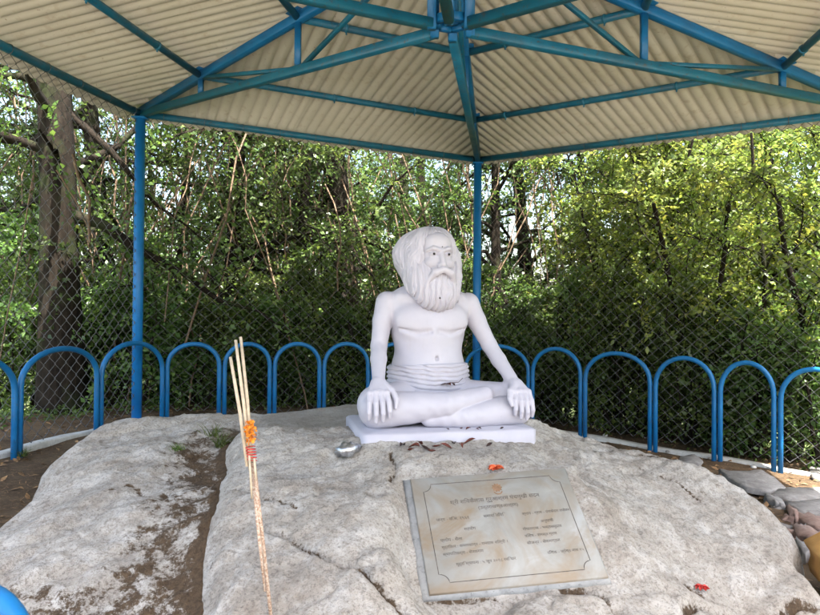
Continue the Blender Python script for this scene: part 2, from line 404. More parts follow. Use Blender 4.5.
for k in range(6):                                               # trusses
    tr = emp("truss", PAV)
    V0 = hip(k, 0); C0 = hip(k, 1.0); dirn = nrm(HV[k]-HC)
    r_end = 0.155/SIDE
    def chord(t):                                                # bottom chord, nearly level
        q = hip(k, t); q[2] = V0[2]*(1-t) + (CAM_Z+EAVE-0.015)*t + 0.0; return q
    padd("hip_rafter", MB().bar(hip(k, 0.0, 0.02), hip(k, 1-r_end, 0.02), 0.075, 0.085), M_BLUE, tr)
    padd("bottom_chord", MB().bar(chord(0.012), chord(1-r_end), 0.072, 0.072), M_TEAL, tr)
    padd("web_vertical", MB().bar(chord(T1)+[0, 0, 0.03], hip(k, T1, -0.02), 0.05, 0.05), M_BLUE, tr)
    padd("web_vertical", MB().bar(chord(T2)+[0, 0, 0.03], hip(k, T2, -0.02), 0.055, 0.055), M_BLUE, tr)
    padd("web_vertical", MB().bar(chord(1-r_end)+[0, 0, -0.036], hip(k, 1-r_end, 0.06), 0.065, 0.065), M_BLUE, tr)
    padd("web_diagonal", MB().bar(hip(k, T1+0.012, -0.01), chord(T2-0.01)+[0, 0, 0.02], 0.04, 0.032), M_TEAL, tr)
    padd("web_diagonal", MB().bar(chord(T2+0.012)+[0, 0, 0.02], hip(k, 0.90, -0.01), 0.04, 0.032), M_TEAL, tr)
    for t in (T1, T2): padd("gusset_plate", MB().bar(hip(k, t-0.018, 0.068), hip(k, t+0.018, 0.068), 0.16, 0.010), M_BLUE, tr)
b = MB(); zc = CAM_Z+EAVE
hexr = [(CX+0.115*math.sin(TH+q*math.pi/3), CY+0.115*math.cos(TH+q*math.pi/3)) for q in range(7)]
for q in range(6):
    for z in (zc+0.03, zc+0.52): b.bar((*hexr[q], z), (*hexr[q+1], z), 0.05, 0.06)
b.tube([(CX, CY, zc+0.02), (CX, CY, zc+RISE+0.05)], 0.055, 12)
padd("apex_hub", b, M_BLUE)
# corrugated sheets
PITCH = 0.122
def roof_panels():
    for k in range(6):
        panel = emp("roof_panel", PAV)
        A, B = hip(k, 0), hip(k+1, 0); AP = hip(k, 1.0)
        ex = nrm(B-A); mid = (A+B)/2; up_s = AP-mid; up_s = nrm(up_s-ex*np.dot(up_s, ex)); n = np.cross(ex, up_s)
        if n[2] < 0: n = -n
        L = np.linalg.norm(B-A); hh = np.dot(AP-A, up_s); xa = np.dot(AP-A, ex)
        ov = 0.36
        def half(u):                          # top end of the sheet strip at coordinate u along the eave
            return np.where(u < xa, u/xa, (L-u)/(L-xa))*hh
        exts = (-ov*xa/hh, L + ov*(L-xa)/hh)
        edges = np.arange(exts[0], exts[1], 8*PITCH)
        for si, u0 in enumerate(edges):
            u1 = min(u0 + 8*PITCH + 0.035, exts[1])
            if u1-u0 < 0.1: continue
            m = max(3, int(round((u1-u0)/PITCH*8))); u = np.linspace(u0, u1, m+1)
            prof = -0.038*np.abs(np.sin(np.pi*u/PITCH))**0.62
            lift = 0.108 + (0.006 if si % 2 else 0.0)
            jit = rng.uniform(-0.02, 0.015)
            lo = np.minimum(half(u)-0.001, -ov + jit); hi = half(u) + 0.0
            rows = 3; V = []
            for r_ in range(rows):
                s = lo + (hi-lo)*r_/(rows-1)
                V.append(A + ex*u[:, None] + up_s*s[:, None] + n*(prof+lift)[:, None])
            V = np.array(V); cnt = m+1
            i = (np.arange(rows-1)[:, None]*cnt + np.arange(m)[None]); Q = np.stack([i, i+1, i+cnt+1, i+cnt], -1).reshape(-1, 4)
            Vt = V.reshape(-1, 3); Vu = Vt + n*0.003; nn = len(Vt)
            ring = [(j, j+nn, j+1+nn, j+1) for j in range(m)] 
            me = mesh_np("sheet", np.concatenate([Vt, Vu]), [Q[:, ::-1], Q+nn, np.array(ring)], M_SHEET, True)
            o = obj("sheet", me, panel)
roof_panels()
for k in range(6): padd("ridge_cap", MB().tube([hip(k, -0.06, 0.175), hip(k, 0.98, 0.175)], 0.105, 10), M_SHEET)

# ------------------------------------------------------------------ chain-link fence on its kerb
def lerp2(a, b, t): return np.asarray(a)*(1-t)+np.asarray(b)*t
CLF = thing("chain_link_fence", "tall galvanised chain-link fence hung from the eave beams", "fence", (CX, CY, 0))
KB = []
for k, kk in ((4, 5), (5, 0), (0, 1)):
    A, B = HV[k], HV[kk]; L = np.linalg.norm(B-A); d = (B-A)/L; nr = np.array([d[1], -d[0]])
    if np.dot(nr, HC-A) > 0: nr = -nr                         # outward
    A3, B3 = hip(k, 0), hip(kk, 0)
    cw = 0.074; chh = 0.068
    nc = int(L/cw)
    V = []; Q = []; cnt = 0
    mb = MB()
    for c in range(nc):
        x0 = c*cw
        zt = A3[2]*(1-x0/L)+B3[2]*x0/L - 0.02
        gb = float(base_g(*(A+d*x0))) + 0.06
        n = int((zt-gb)/chh)
        i = np.arange(n+1)
        sgn = np.where((i+c) % 2 == 0, 0.0, 1.0)
        xs = x0 + sgn*cw*1.06; zs = zt - i*chh
        wob = 0.012*fbm(xs*1.1+k*7, zs*1.1, 1.0, 2); wobz = 0.02*fbm(xs*0.7+k*3, zs*0.9, 8.0, 2)
        off = 0.012 + 0.004*np.where((i+c) % 2 == 0, 1, -1) + 0.03*fbm(xs*0.5+k*11, zs*0.5, 4.0, 2)
        P = np.stack([A[0]+d[0]*(xs+wob)+nr[0]*off, A[1]+d[1]*(xs+wob)+nr[1]*off, zs+wobz], -1)
        mb.tube(P, 0.0040, 3, cap=False)
    o = obj("wire_mesh", mb.mesh("wire_mesh", M_WIRE), CLF, kind="stuff"); o.location = (-CX, -CY, 0)
    # tie wires over the eave beam
    tw = MB()
    for s in np.arange(0.25, L-0.1, 0.45):
        p = A3*(1-s/L)+B3*s/L
        a = np.linspace(0, 2*np.pi, 9)
        tw.tube([p + np.array([nr[0], nr[1], 0])*0.045*math.cos(q) + np.array([0, 0, 0.045*math.sin(q)]) for q in a], 0.003, 4, cap=False)
    o = obj("tie_wire", tw.mesh("tie_wire", M_WIRE), CLF, kind="stuff"); o.location = (-CX, -CY, 0)
    KB.append((A, B, nr))
for A, B, nr in KB:
    n = 5
    kb = MB()
    Ae = A + nr*0.04; Be = B + nr*0.04
    pts = [lerp2(Ae, Be, t) for t in np.linspace(0, 1, 13)]
    V = []
    for i, p in enumerate(pts):
        g = float(base_g(*p)); w = 0.055 + 0.008*math.sin(i*2.3); h = 0.032 + 0.010*math.sin(i*1.7)
        for (o_, z_) in ((-w, -0.2), (-w, h-0.012), (-w+0.012, h), (w-0.012, h+0.004), (w, h-0.01), (w, -0.2)):
            V.append((p[0]+nr[0]*o_, p[1]+nr[1]*o_, g+z_))
    Q = [(i*6+j, i*6+j+1, (i+1)*6+j+1, (i+1)*6+j) for i in range(len(pts)-1) for j in range(5)]
    obj("kerb", mesh_np("kerb", V, np.array(Q), M_KERB), kind="structure", label="low pale concrete kerb under the chain-link fence")

# ------------------------------------------------------------------ arched railings
def arch_mesh(a, b, top, join):
    """inverted U between ground points a, b (x,y); z of top and of spring line"""
    a = np.array(a); b = np.array(b); d = nrm(b-a); gap = 0.031
    a2 = a + d*gap; b2 = b - d*gap; m = (a2+b2)/2; hw = np.linalg.norm(b2-a2)/2
    ga, gb = float(base_g(*a))-0.12, float(base_g(*b))-0.12
    P = [(*a2, ga), (*a2, join-0.2), (*a2, join)]
    for q in np.linspace(0, np.pi, 17)[1:-1]:
        u = -math.cos(q)*hw; P.append((m[0]+d[0]*u, m[1]+d[1]*u, join+(top-join)*math.sin(q)**0.92))
    P += [(*b2, join), (*b2, join-0.2), (*b2, gb)]
    return MB().tube(P, 0.0265, 10).mesh("arch", M_BLUE, True)
def inset(p, e=0.09):
    p = np.array(p); d = nrm(HC-p); return p + d*e
def on(k, kk, s): return inset(lerp2(HV[k], HV[kk], s))
left_feet = [on(5, 4, 0.90), on(5, 4, 0.668), on(5, 4, 0.424), on(5, 4, 0.173), on(5, 0, 0.057)]
back_feet = [on(5, 0, s) for s in (0.057, 0.205, 0.343, 0.4876, 0.6376, 0.80, 0.955)]
right_feet = [on(5, 0, 0.955)] + [on(0, 1, s) for s in (0.1886, 0.35, 0.541, 0.696, 0.825, 0.975)]
near_feet = [(-1.27, 1.86), (-0.83, 1.54)]
def railing(name, feet, tops, joins, label):
    T = thing(name, label, "railing", (feet[0][0], feet[0][1], 0), "blue arched railings round the rock")
    for i in range(len(feet)-1):
        o = obj("arch", arch_mesh(feet[i], feet[i+1], tops[i], joins[i]), T); o.location = (-feet[0][0], -feet[0][1], 0)
railing("arched_railing", left_feet, [1.05, 1.05, 1.06, 1.075], [0.72, 0.72, 0.76, 0.74], "blue tube railing of arches at the far left, near the leftmost post")
railing("arched_railing", back_feet, [1.045, 1.04, 1.035, 1.03, 1.02, 1.01], [0.78, 0.77, 0.76, 0.74, 0.72, 0.70], "blue arched railing between the two posts, behind the stick bundle and statue")
railing("arched_railing", right_feet, [1.0, 0.99, 0.965, 0.945, 0.925, 0.89], [0.68, 0.66, 0.63, 0.60, 0.58, 0.55], "blue arched railing to the right of the statue, along the pale kerb")
railing("arched_railing", near_feet, [0.672], [0.42], "blurred blue railing arch in the bottom left corner, close to the viewer")
#SPLIT
# ------------------------------------------------------------------ the rock
def at(px, py, d):
    return np.array([(px-410)/661.5*d, d, CAM_Z - (py-315.3-0.0083*(px-410))/661.5*d])
RC = [(240,415,4.7),(300,410,4.9),(350,406,4.95),(250,440,3.84),(250,470,3.4),(260,520,3.0),(265,570,2.75),(270,615,2.55),(330,430,4.1),
      (360,455,3.6),(330,490,3.2),(400,500,3.15),(400,560,2.8),(400,615,2.55),(330,560,2.78),
      (413,481,3.35),(567,473,3.45),(430,600,2.85),(607,578,2.98),(490,476,3.40),(515,590,2.9),(510,530,3.13),
      (366,446,3.64),(539,438,3.866),(450,441,3.75),(349,432,4.338),(575,433,4.4),
      (560,462,3.7),(640,455,4.1),(640,500,3.6),(650,560,3.1),(640,615,2.8),(600,446,4.25),(520,615,2.68),
      (700,466,4.0),(740,480,3.95),(785,520,3.8),(750,540,3.5),(800,575,3.35),(760,600,3.2),(700,520,3.55),
      (100,422,4.5),(60,450,4.1),(20,500,3.6),(0,520,3.45),(150,450,4.0),(120,500,3.4),(60,560,2.95),(120,560,2.95),(60,615,2.7),(150,615,2.65),(190,470,3.7),(170,430,4.35),
      (215,470,3.6),(200,520,3.05)]
rp = np.array([at(*c) for c in RC])
extra = np.array([(-1.9, 2.1, -0.1), (-1.0, 2.1, -0.05), (0, 2.1, -0.08), (1.0, 2.2, -0.1), (1.8, 2.6, -0.12), (0.3, 5.1, 0.70), (1.0, 4.8, 0.52)])
rp = np.concatenate([rp, extra])
def tps_fit(P, lam=0.004):
    n = len(P); d = np.hypot(P[:, None, 0]-P[None, :, 0], P[:, None, 1]-P[None, :, 1])
    K = np.where(d > 0, d*d*np.log(d+1e-12), 0) + lam*np.eye(n)
    Q = np.c_[np.ones(n), P[:, :2]]; M_ = np.block([[K, Q], [Q.T, np.zeros((3, 3))]])
    return np.linalg.solve(M_, np.r_[P[:, 2], 0, 0, 0])
tw_ = tps_fit(rp)
def rock_base(x, y):
    d = np.sqrt((x[..., None]-rp[:, 0])**2 + (y[..., None]-rp[:, 1])**2)
    return (d*d*np.log(d+1e-12)) @ tw_[:-3] + tw_[-3] + tw_[-2]*x + tw_[-1]*y
OUT = np.array([(-2.55, 2.3), (-2.42, 3.0), (-2.17, 3.45), (-2.16, 3.7), (-2.18, 4.15), (-2.12, 4.6), (-1.3, 4.85), (-0.5, 5.1), (0.35, 5.1), (0.75, 4.75),
                (1.22, 4.42), (1.72, 4.12), (2.05, 4.0), (2.20, 3.8), (2.02, 3.55), (2.05, 3.3), (1.85, 2.9), (1.6, 2.2), (0, 2.0), (-1.5, 2.0)])
def poly_sd(x, y, P):
    d = np.full(x.shape, 1e9); ins = np.zeros(x.shape, bool)
    for i in range(len(P)):
        a, b = P[i], P[(i+1) % len(P)]; e = b-a
        t = np.clip(((x-a[0])*e[0]+(y-a[1])*e[1])/(e@e), 0, 1)
        d = np.minimum(d, np.hypot(x-a[0]-t*e[0], y-a[1]-t*e[1]))
        c = ((a[1] <= y) & (b[1] > y)) | ((b[1] <= y) & (a[1] > y))
        xi = a[0] + (y-a[1])/np.where(abs(e[1]) < 1e-9, 1e-9, e[1])*e[0]
        ins ^= c & (x < xi)
    return np.where(ins, -d, d)
GY = np.array([1.9, 2.55, 2.85, 3.1, 3.65, 4.05, 4.35, 4.9, 5.4]); GX = np.array([-0.66, -0.80, -0.905, -0.955, -1.03, -1.115, -1.02, -1.25, -1.3])
def gully(x, y): return x - (np.interp(y, GY, GX) + 0.035*fbm(y*3.1, y*0+3.0, 0, 3))
CRACKS = [([(262,526,2.97),(290,535,2.93),(322,554,2.82),(357,578,2.73),(385,597,2.63),(425,612,2.57)], 0.010, 0.05),
          ([(560,586,2.94),(590,584,2.95),(603,592,2.92),(618,606,2.85)], 0.016, 0.03),
          ([(683,556,3.15),(705,568,3.1)], 0.016, 0.03),
          ([(690,618,2.85),(691,598,2.95),(700,590,3.0),(730,594,3.05),(775,600,3.15),(815,603,3.25)], 0.018, 0.05),
          ([(430,602,2.84),(470,598,2.86),(500,594,2.88)], 0.016, 0.02),
          ([(228,493,3.3),(260,498,3.2),(300,500,3.12)], 0.010, 0.02),
          ([(95,505,3.4),(130,490,3.5),(155,495,3.45)], 0.008, 0.015),
          ([(395,462,3.55),(400,475,3.42),(392,486,3.3)], 0.012, 0.025),
          ([(640,470,3.95),(680,482,3.85),(715,500,3.7)], 0.009, 0.015),
          ([(620,452,4.15),(665,458,4.1)], 0.009, 0.015)]
def crack_fields(x, y):
    carve = np.zeros(x.shape); dirt = np.zeros(x.shape)
    wx = x + 0.03*fbm(x*6, y*6, 1.0, 3); wy = y + 0.03*fbm(x*6, y*6, 7.0, 3)
    for pts, w, dep in CRACKS:
        P = np.array([at(*p)[:2] for p in pts]); d = np.full(x.shape, 1e9)
        for i in range(len(P)-1):
            e = P[i+1]-P[i]; t = np.clip(((wx-P[i, 0])*e[0]+(wy-P[i, 1])*e[1])/(e@e), 0, 1)
            d = np.minimum(d, np.hypot(wx-P[i, 0]-t*e[0], wy-P[i, 1]-t*e[1]))
        carve = np.maximum(carve, dep*np.exp(-(d/w)**2)); dirt = np.maximum(dirt, 0.75*np.exp(-(d/(w*1.25))**2))
    return carve, dirt
_TL, _TR, _BL, _BR = (at(413, 478, 3.35), at(567, 470, 3.45), at(430, 597, 2.85), at(607, 575, 2.98))
PQC = (_TL+_TR+_BL+_BR)/4; PQX = nrm((_TR-_TL)+(_BR-_BL)); PQY = (_TL-_BL)+(_TR-_BR); PQY = nrm(PQY-PQX*np.dot(PQX, PQY)); PQN = np.cross(PQX, PQY)
def plaque_uv(x, y):
    zp = PQC[2] - (PQN[0]*(x-PQC[0]) + PQN[1]*(y-PQC[1]))/PQN[2]
    d = np.stack([x-PQC[0], y-PQC[1], zp-PQC[2]], -1); return d @ PQX, d @ PQY, zp
def rock_z(x, y, which):
    x0, y0 = x, y
    z = rock_base(x, y)
    flat = sstep(0.75, 0.35, np.hypot((x-0.2)/0.75, (y-4.1)/0.55))               # level seat under the statue
    lump = 0.05*fbm(x*1.9, y*1.9, 3.0, 3) + 0.028*fbm(x*5.2, y*5.2, 6.0, 4)
    led = fbm(x*1.3+0.35*y, y*3.2, 11.0, 3); lump += 0.030*np.round(led*5)/5*0.8
    lump += 0.016*np.abs(fbm(x*9, y*9, 21.0, 3))
    rx, ry = 0.83*x+0.55*y, -0.55*x+0.83*y                                                # tilted bedding
    bed = fbm(rx*0.9, ry*5.5, 41.0, 4); lump += 0.045*(np.abs(bed)**0.7) - 0.012
    q_ = fbm(x*2.6, y*2.6, 51.0, 4)*6; lump += 0.030*(np.floor(q_) + sstep(0.82, 1.0, q_-np.floor(q_)))/2
    lump += -0.020*sstep(0.34, 0.46, fbm(x*7.5, y*7.5, 61.0, 3)) + 0.017*fbm(x*20, y*20, 71.0, 4)
    cem = sstep(0.0, 0.35, y-4.15-0.2*fbm(x*2, y*2, 1, 2))*sstep(-1.15, -0.9, x)*sstep(1.6, 0.9, x)
    ledge = sstep(0.0, 0.05, x-1.27)*sstep(0.0, 0.05, (2.95+0.33*(x-1.27))-y)
    cem = np.maximum(cem, 0.9*ledge)
    z = z + 0.68*lump*(1-0.85*flat)*(1-0.75*cem) + 0.685*0*flat
    z = z*(1-flat) + (0.683*flat)
    z = z - 0.035*ledge
    sdo = poly_sd(x + 0.06*fbm(x*3, y*3, 2, 3), y + 0.06*fbm(x*3, y*3, 9, 3), OUT)
    drop = np.where(sdo > -0.12, 1.6*np.maximum(0, sdo+0.12)**2*4, 0) + np.maximum(0, sdo)*2.6
    z = z - np.minimum(drop, 1.9)
    u, v_, zp = plaque_uv(x, y)
    pin = sstep(0.10, 0.0, np.maximum(np.abs(u)-0.43, np.abs(v_)-0.335))
    z = z*(1-pin) + pin*(zp - 0.016 + 0.012*fbm(x*8, y*8, 2.0, 2))
    carve, dirt = crack_fields(x, y)
    carve = carve*(1-sstep(0.02, -0.02, np.maximum(np.abs(u)-0.41, np.abs(v_)-0.31)))
    g = gully(x, y)
    gl = sstep(4.75, 4.35, y)
    if which == "main":
        z = z - carve
        z = z - gl*np.where(g < 0.13, 0.08*((0.13-np.minimum(g, 0.13))/0.13)**2, 0) - gl*np.where(g < 0, -g*3.0, 0)
        dirt = np.maximum(dirt, gl*0.75*sstep(0.05, -0.03, g))
        d2 = 0.42*sstep(0.1, 0.35, fbm(x*2.3, y*2.3, 31.0, 3))*sstep(0.3, -0.2, z-0.5)
        dirt = np.maximum(dirt, d2*0.6)
    else:
        z = z - carve*0.8 - gl*0.055*sstep(-0.42, -0.02, g) - np.where(g > 0.02, (g-0.02)*1.2, 0)
        dirt = np.maximum(dirt, gl*(0.60*sstep(-0.55-0.25*sstep(3.4, 2.6, y), -0.12, g)+0.40*sstep(-0.045, 0.0, g)) + 0*(g + 0.10*fbm(x*4, y*4, 5.0, 3)))
        low = sstep(3.15, 2.65, y + 0.18*fbm(x*2.2, y*2.2, 3.3, 3)); dirt = np.maximum(dirt, 0.53*low)
    edge = 0.5*sstep(-0.10, 0.12, sdo); dirt = np.maximum(dirt, edge)
    return z, dirt, cem*gl if which != "main" else cem
def rock_mesh(name, xs, ys, which, keep):
    X, Y = np.meshgrid(xs, ys, indexing='ij'); Z, D, CM = rock_z(X, Y, which)
    nx, ny = X.shape
    i = np.arange(nx-1)[:, None]*ny + np.arange(ny-1)[None]
    Q = np.stack([i, i+ny, i+ny+1, i+1], -1).reshape(-1, 4)
    G = base_g(X, Y) - 0.30
    ok = (Z > G).ravel() & keep(X, Y).ravel()
    # sideways undercut roughness so the steep flanks are not pure height field
    XX = X + 0.035*fbm(X*4, Z*4, Y*4, 3); YY = Y + 0.035*fbm(Y*4+9, Z*4, X*4, 3)
    Q = Q[ok[Q].all(1)]
    used = np.unique(Q); remap = -np.ones(X.size, int); remap[used] = np.arange(len(used))
    V = np.stack([XX, YY, Z], -1).reshape(-1, 3)[used]
    return mesh_np(name, V, remap[Q], M_ROCK, True, {"dirt": D.ravel()[used], "smoothcem": CM.ravel()[used]})
st = 0.0135
obj("boulder", rock_mesh("boulder", np.arange(-1.75, 2.9, st), np.arange(1.75, 5.8, st), "main", lambda X, Y: gully(X, Y) > -0.45),
    label="big pale lichen-speckled boulder under the statue and the plaque", cat="boulder")
obj("boulder", rock_mesh("boulder", np.arange(-3.1, -0.45, st), np.arange(1.75, 5.6, st), "left", lambda X, Y: gully(X, Y) < 0.35),
    label="pale boulder at left with a brown dirt streak down its right side", cat="boulder")
def surf(px, py, d0=2.2, d1=6.0):
    """first point along the view ray that meets the main/left rock or the ground: used to rest things on it"""
    ds = np.arange(d0, d1, 0.01); P = np.array([at(px, py, d) for d in ds])
    g = gully(P[:, 0], P[:, 1])
    zm = rock_z(P[:, 0], P[:, 1], "main")[0]; zl = rock_z(P[:, 0], P[:, 1], "left")[0]
    z = np.where(g > -0.02, np.maximum(zm, np.where(g < 0.3, zl, -9)), zl); z = np.maximum(z, base_g(P[:, 0], P[:, 1]))
    i = np.argmax(P[:, 2] <= z); return np.array([P[i, 0], P[i, 1], z[i]])
def rock_top(x, y):
    x = np.atleast_1d(float(x)); y = np.atleast_1d(float(y)); g = gully(x, y)[0]
    return float(rock_z(x, y, "main" if g > 0 else "left")[0][0])

# ------------------------------------------------------------------ flat slabs and stones at the right
def slab_mesh(poly, th, mat, seed, zj=0.012):
    r = np.random.default_rng(seed); P = np.array(poly, float); n0 = len(P)
    pts = []
    for i in range(n0):
        a, b = P[i], P[(i+1) % n0]
        for t in (0, 0.35, 0.7): pts.append(a*(1-t)+b*t + (r.normal(0, 0.012, 3)*[1, 1, 0.2] if t else 0))
    pts = np.array(pts); n = len(pts); c = pts.mean(0)
    ins = c + (pts-c)*0.94 + [0, 0, 0.0]
    V = np.concatenate([ins + np.c_[np.zeros((n, 2)), r.normal(0, zj*0.5, n)], pts - [0, 0, th*0.25], pts*1.0 - [0, 0, th], [c + [0, 0, zj*0.6]]])
    V[2*n:3*n, :2] += r.normal(0, 0.012, (n, 2))
    Q = [(k*n+i, (k+1)*n+i, (k+1)*n+(i+1) % n, k*n+(i+1) % n) for k in (0, 1) for i in range(n)]
    T = [(3*n, i, (i+1) % n) for i in range(n)]
    o = V.mean(0).copy(); o[2] = V[:, 2].min()
    return mesh_np("slab", V-o, [np.array(Q), np.array(T)], mat), o
def gat(px, py, z=None):
    d = 5.0
    for _ in range(12):
        p = at(px, py, d); zz = float(base_g(p[0], p[1])) + (0.05 if z is None else z)
        s = (py-315.3-0.0083*(px-410))/661.5; d = (CAM_Z-zz)/s
    return at(px, py, d)
SLABS = [([(719,468),(745,470),(762,469),(769,472),(787,486),(766,489),(743,484),(728,476)], 0.07, 0.06, M_SLATE, "large flat grey stone slab at the foot of the right railing"),
         ([(783,487),(800,485),(830,488),(830,498),(790,498),(770,493)], 0.06, 0.07, M_SLATE, "long grey slab just below the large flat one at right"),
         ([(783,501),(803,498),(832,499),(832,513),(806,511)], 0.05, 0.06, M_SLATE, "grey slab at the right edge above the pink shale"),
         ([(792,510),(808,512),(832,516),(832,529),(815,526)], 0.05, 0.06, M_PINK, "pinkish shale slab at the right edge below the grey slabs"),
         ([(680,456),(695,453),(704,461),(700,466),(684,463)], 0.05, 0.05, M_SLATE, "small grey slab between the boulder and the right railing"),
         ([(795,522),(812,527),(830,532),(830,545),(808,538),(794,530)], 0.05, 0.07, M_PINK, "broken pink shale piece in the heap right of the boulder"),
         ([(789,503),(797,508),(799,516),(790,514)], 0.05, 0.08, M_PINK, "narrow upright pink stone chip beside the boulder"),
         ([(796,535),(806,540),(815,549),(806,553),(797,545)], 0.06, 0.09, M_SLATE, "small dark grey stone just above the tan block"),
         ([(765,492),(778,496),(786,504),(776,503),(766,497)], 0.05, 0.06, M_SLATE, "small grey stone wedged under the large flat slab"),
         ([(812,548),(830,546),(832,560),(818,560)], 0.04, 0.08, M_PINK, "rough pink stone at the right edge above the tan block"),
         ([(806,462),(832,465),(832,480),(812,476)], 0.03, 0.05, M_SLATE, "flat grey slab at the right edge behind the end railing leg")]
for i, (pp, z, th, m, lb) in enumerate(SLABS):
    me, o = slab_mesh([gat(px, py, z) for px, py in pp], th, m, 40+i)
    obj("stone_slab", me, None, lb, "stone", "flat stones right of the boulder", loc=o)
r = np.random.default_rng(5)
for i in range(26):                                                # rubble between slabs and boulder
    px, py = r.uniform(768, 818), r.uniform(500, 560)
    if px < 770 + (py-500)*0.55: px += 18
    p = gat(px, py, 0.01); s = r.uniform(0.03, 0.075)
    poly = [p + np.array([s*math.cos(a)*r.uniform(.7, 1.3), s*0.8*math.sin(a)*r.uniform(.7, 1.3), r.uniform(0, 0.03)]) for a in np.linspace(0, 2*np.pi, 6)[:-1]]
    me, o = slab_mesh(poly, r.uniform(0.03, 0.06), M_PINK if i % 3 else M_SLATE, 90+i, 0.02)
    obj("rubble_stone", me, None, "small broken shale chip in the rubble right of the boulder", "stone", "rubble chips right of the boulder", loc=o)
def pebble(px, py, s, lb, seed, mat=M_PEBBLE):
    p = gat(px, py, 0.0); rr = np.random.default_rng(seed)
    u = np.linspace(0, np.pi, 7)[1:-1]; v = np.linspace(0, 2*np.pi, 10)[:-1]
    V = np.array([(math.sin(a)*math.cos(c)*rr.uniform(.85, 1.1), 0.8*math.sin(a)*math.sin(c)*rr.uniform(.85, 1.1), 0.6*math.cos(a)) for a in u for c in v])*s
    V = np.concatenate([V, [(0, 0, 0.6*s), (0, 0, -0.6*s)]]); n = 9
    Q = [(i*n+j, (i+1)*n+j, (i+1)*n+(j+1) % n, i*n+(j+1) % n) for i in range(4) for j in range(n)]
    T = [(45, j, (j+1) % n) for j in range(n)] + [(46, 4*n+(j+1) % n, 4*n+j) for j in range(n)]
    obj("pebble", mesh_np("pebble", V, [np.array(Q), np.array(T)], mat), None, lb, "pebble", "pebbles by the kerb", loc=p+[0, 0, s*0.4])
pebble(606, 436, 0.035, "small white pebble near the kerb right of the statue", 1)
pebble(754, 468, 0.032, "small pale pebble on the soil behind the large flat slab", 2)
pebble(668, 452, 0.025, "tiny grey pebble behind the boulder's right shoulder", 3, M_SLATE)

# tan block with scalloped side at the right edge
def tan_block():
    p = at(838, 603, 3.42)
    prof = [(0.075, 0.0), (0.055, 0.03), (0.012, 0.055), (0.004, 0.10), (0.014, 0.14), (0.010, 0.17), (-0.012, 0.205), (-0.020, 0.225), (0.01, 0.245), (0.07, 0.285), (0.16, 0.30)]
    V = []; n = len(prof)
    for yy, e in ((0.0, 0.012), (0.012, 0.0), (0.30, 0.0), (0.312, 0.012)):
        for (x, z) in prof: V.append((x+e-0.05, yy, z - (e if z > 0.25 else 0)))
        for (x, z) in prof[::-1]: V.append((0.42-(x*0.6)-e, yy, z*0.98))
    m = 2*n
    Q = [(k*m+i, k*m+(i+1) % m, (k+1)*m+(i+1) % m, (k+1)*m+i) for k in range(3) for i in range(m)]
    me = mesh_np("tan_block", V, [np.array(Q), np.array([list(range(m))[::-1], list(range(3*m, 4*m))])], M_TAN)
    g = float(base_g(p[0], p[1]))
    obj("clay_block", me, None, "smooth tan clay block with scalloped side at the right edge", "block", loc=(p[0], p[1], max(g, p[2]-0.0)), rot=(0, 0, -0.25))
tan_block()

